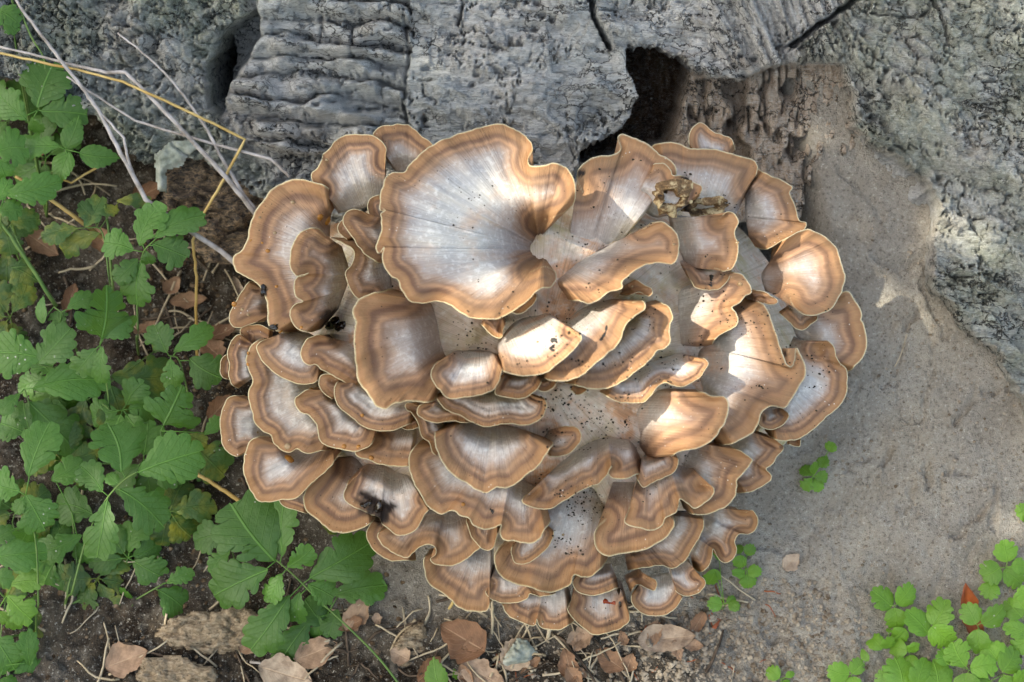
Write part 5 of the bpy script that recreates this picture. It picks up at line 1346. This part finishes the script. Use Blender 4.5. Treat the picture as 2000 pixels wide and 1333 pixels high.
slab("bark_slab", [(300, 1240), (330, 1205), (420, 1190), (480, 1180), (530, 1200), (500, 1260), (470, 1275), (400, 1285), (340, 1270)], go + .012, .02, CHUNK, "crumbly brown wood slab with a dark split below the trailing celandine", "wood", 3, (0, -.25), .006)
slab("bark_slab", [(250, 1345), (280, 1285), (340, 1278), (420, 1298), (440, 1350)], ground_off(350, 1320) + .012, .02, CHUNK, "lower crumbly wood slab beneath the split one", "wood", 8, (0, -.25), .006)
slab("bark_slab", [(790, 1230), (830, 1210), (840, 1270), (800, 1320), (770, 1330), (765, 1260)], ground_off(800, 1270) + .010, .02, CHUNK, "brown mossy wood lump beside the arching celandine stem", "wood", 12, (0, -.2), .006)
slab("bark_flake", [(300, 300), (335, 275), (385, 272), (400, 290), (372, 305), (360, 320), (330, 335), (325, 378), (305, 375), (298, 340)], -.055, .006, GFLAKE, "curved grey-green bark flake on the ledge under the root", "bark", 5, (.1, -.25), .003, 3.0)
slab("rotten_wood", [(330, 330), (380, 300), (470, 300), (560, 350), (520, 400), (480, 440), (440, 470), (390, 480), (350, 440), (310, 400)], -.085, .05, ROTW, "dark rotten wood ledge between the grey root and the fungus", "wood", 15, (0, -.2), .016, 3.0)
slab("rotten_wood", [(395, 440), (480, 420), (490, 470), (470, 520), (400, 520), (375, 480)], -.10, .04, ROTW, "blackened wood lump beside the uppermost left cap", "wood", 19, (0, -.2), .012, 3.0)
slab("grey_clod", [(990, 1270), (1010, 1245), (1035, 1255), (1050, 1275), (1030, 1300), (985, 1310), (975, 1290)], ground_off(1010, 1280) + .014, .016, GFLAKE, "pale grey clod of dry wood under the lowest caps", "clod", 23, (0, -.2), .006, 2.5)

# loose crumbs: nobody could count them
def crumbs(n, boxes, rmin, rmax, mat, name, label, seed, on='ground', kind="stuff"):
    rg_ = np.random.default_rng(seed)
    ico = np.array([(0, 0, 1), (.894, 0, .447), (.276, .851, .447), (-.724, .526, .447), (-.724, -.526, .447), (.276, -.851, .447), (.724, .526, -.447), (-.276, .851, -.447), (-.894, 0, -.447), (-.276, -.851, -.447), (.724, -.526, -.447), (0, 0, -1)])
    fc = np.array([(0,1,2),(0,2,3),(0,3,4),(0,4,5),(0,5,1),(1,6,2),(2,7,3),(3,8,4),(4,9,5),(5,10,1),(6,7,2),(7,8,3),(8,9,4),(9,10,5),(10,6,1),(11,7,6),(11,8,7),(11,9,8),(11,10,9),(11,6,10)])
    V = []; F = []; k = 0
    bi = rg_.integers(len(boxes), size=n); B4 = np.array(boxes, float)[bi]
    XX = B4[:, 0] + (B4[:, 2] - B4[:, 0]) * rg_.random(n); YY = B4[:, 1] + (B4[:, 3] - B4[:, 1]) * rg_.random(n)
    if on == 'ground':
        GG = ground_at(XX, YY)
    for _ in range(n):
        x, y = XX[_], YY[_]
        if on == 'ground':
            p = GG[_]
        else:
            # clumped on the fungus flesh
            if float(fbm(x / 45, y / 45, 3.3, 2)) < .05: continue
            h_ = hit(x, y)
            if h_ is None or h_[2].name.split('.')[0] not in ('cap', 'core'): continue
            p = h_[0]
        r = rmin + (rmax - rmin) * rg_.random() ** 2.5
        q = ico * r * (.6 + .7 * rg_.random((12, 1))) * np.array([1, 1, .6])
        V.append(p + q + np.array([0, 0, r * .08])); F.append(fc + 12 * k); k += 1
    o = link(name, mesh(name, np.concatenate(V), np.concatenate(F), mat, False))
    return tag(o, label, "soil", kind=kind)
crumbs(2600, [(1200, 1150, 1620, 1340), (1250, 1130, 1620, 1340), (1250, 1200, 1700, 1340), (900, 1200, 1400, 1340)], .0005, .0036, CRUMB, "soil_crumbs", "loose grey soil crumbs below the fungus", 41)
crumbs(900, [(0, 300, 480, 1333), (100, 1000, 800, 1333), (270, 400, 480, 800)], .0008, .0038, HUM, "litter_crumbs", "brown crumbly litter under the left plants", 42)
crumbs(1200, [(1480, 420, 2000, 1250), (1600, 600, 2000, 1333)], .0006, .0022, CRUMB, "soil_grains", "fine loose grains on the bare soil bank", 43)
crumbs(2000, [(1050, 330, 1480, 760), (880, 600, 1300, 720), (1050, 760, 1230, 880), (1080, 950, 1180, 1090), (1260, 560, 1620, 760), (880, 300, 1600, 1000)], .0004, .0013, DCRUMB, "dark_specks", "black soil specks sprinkled over the fungus caps", 44, 'fungus')
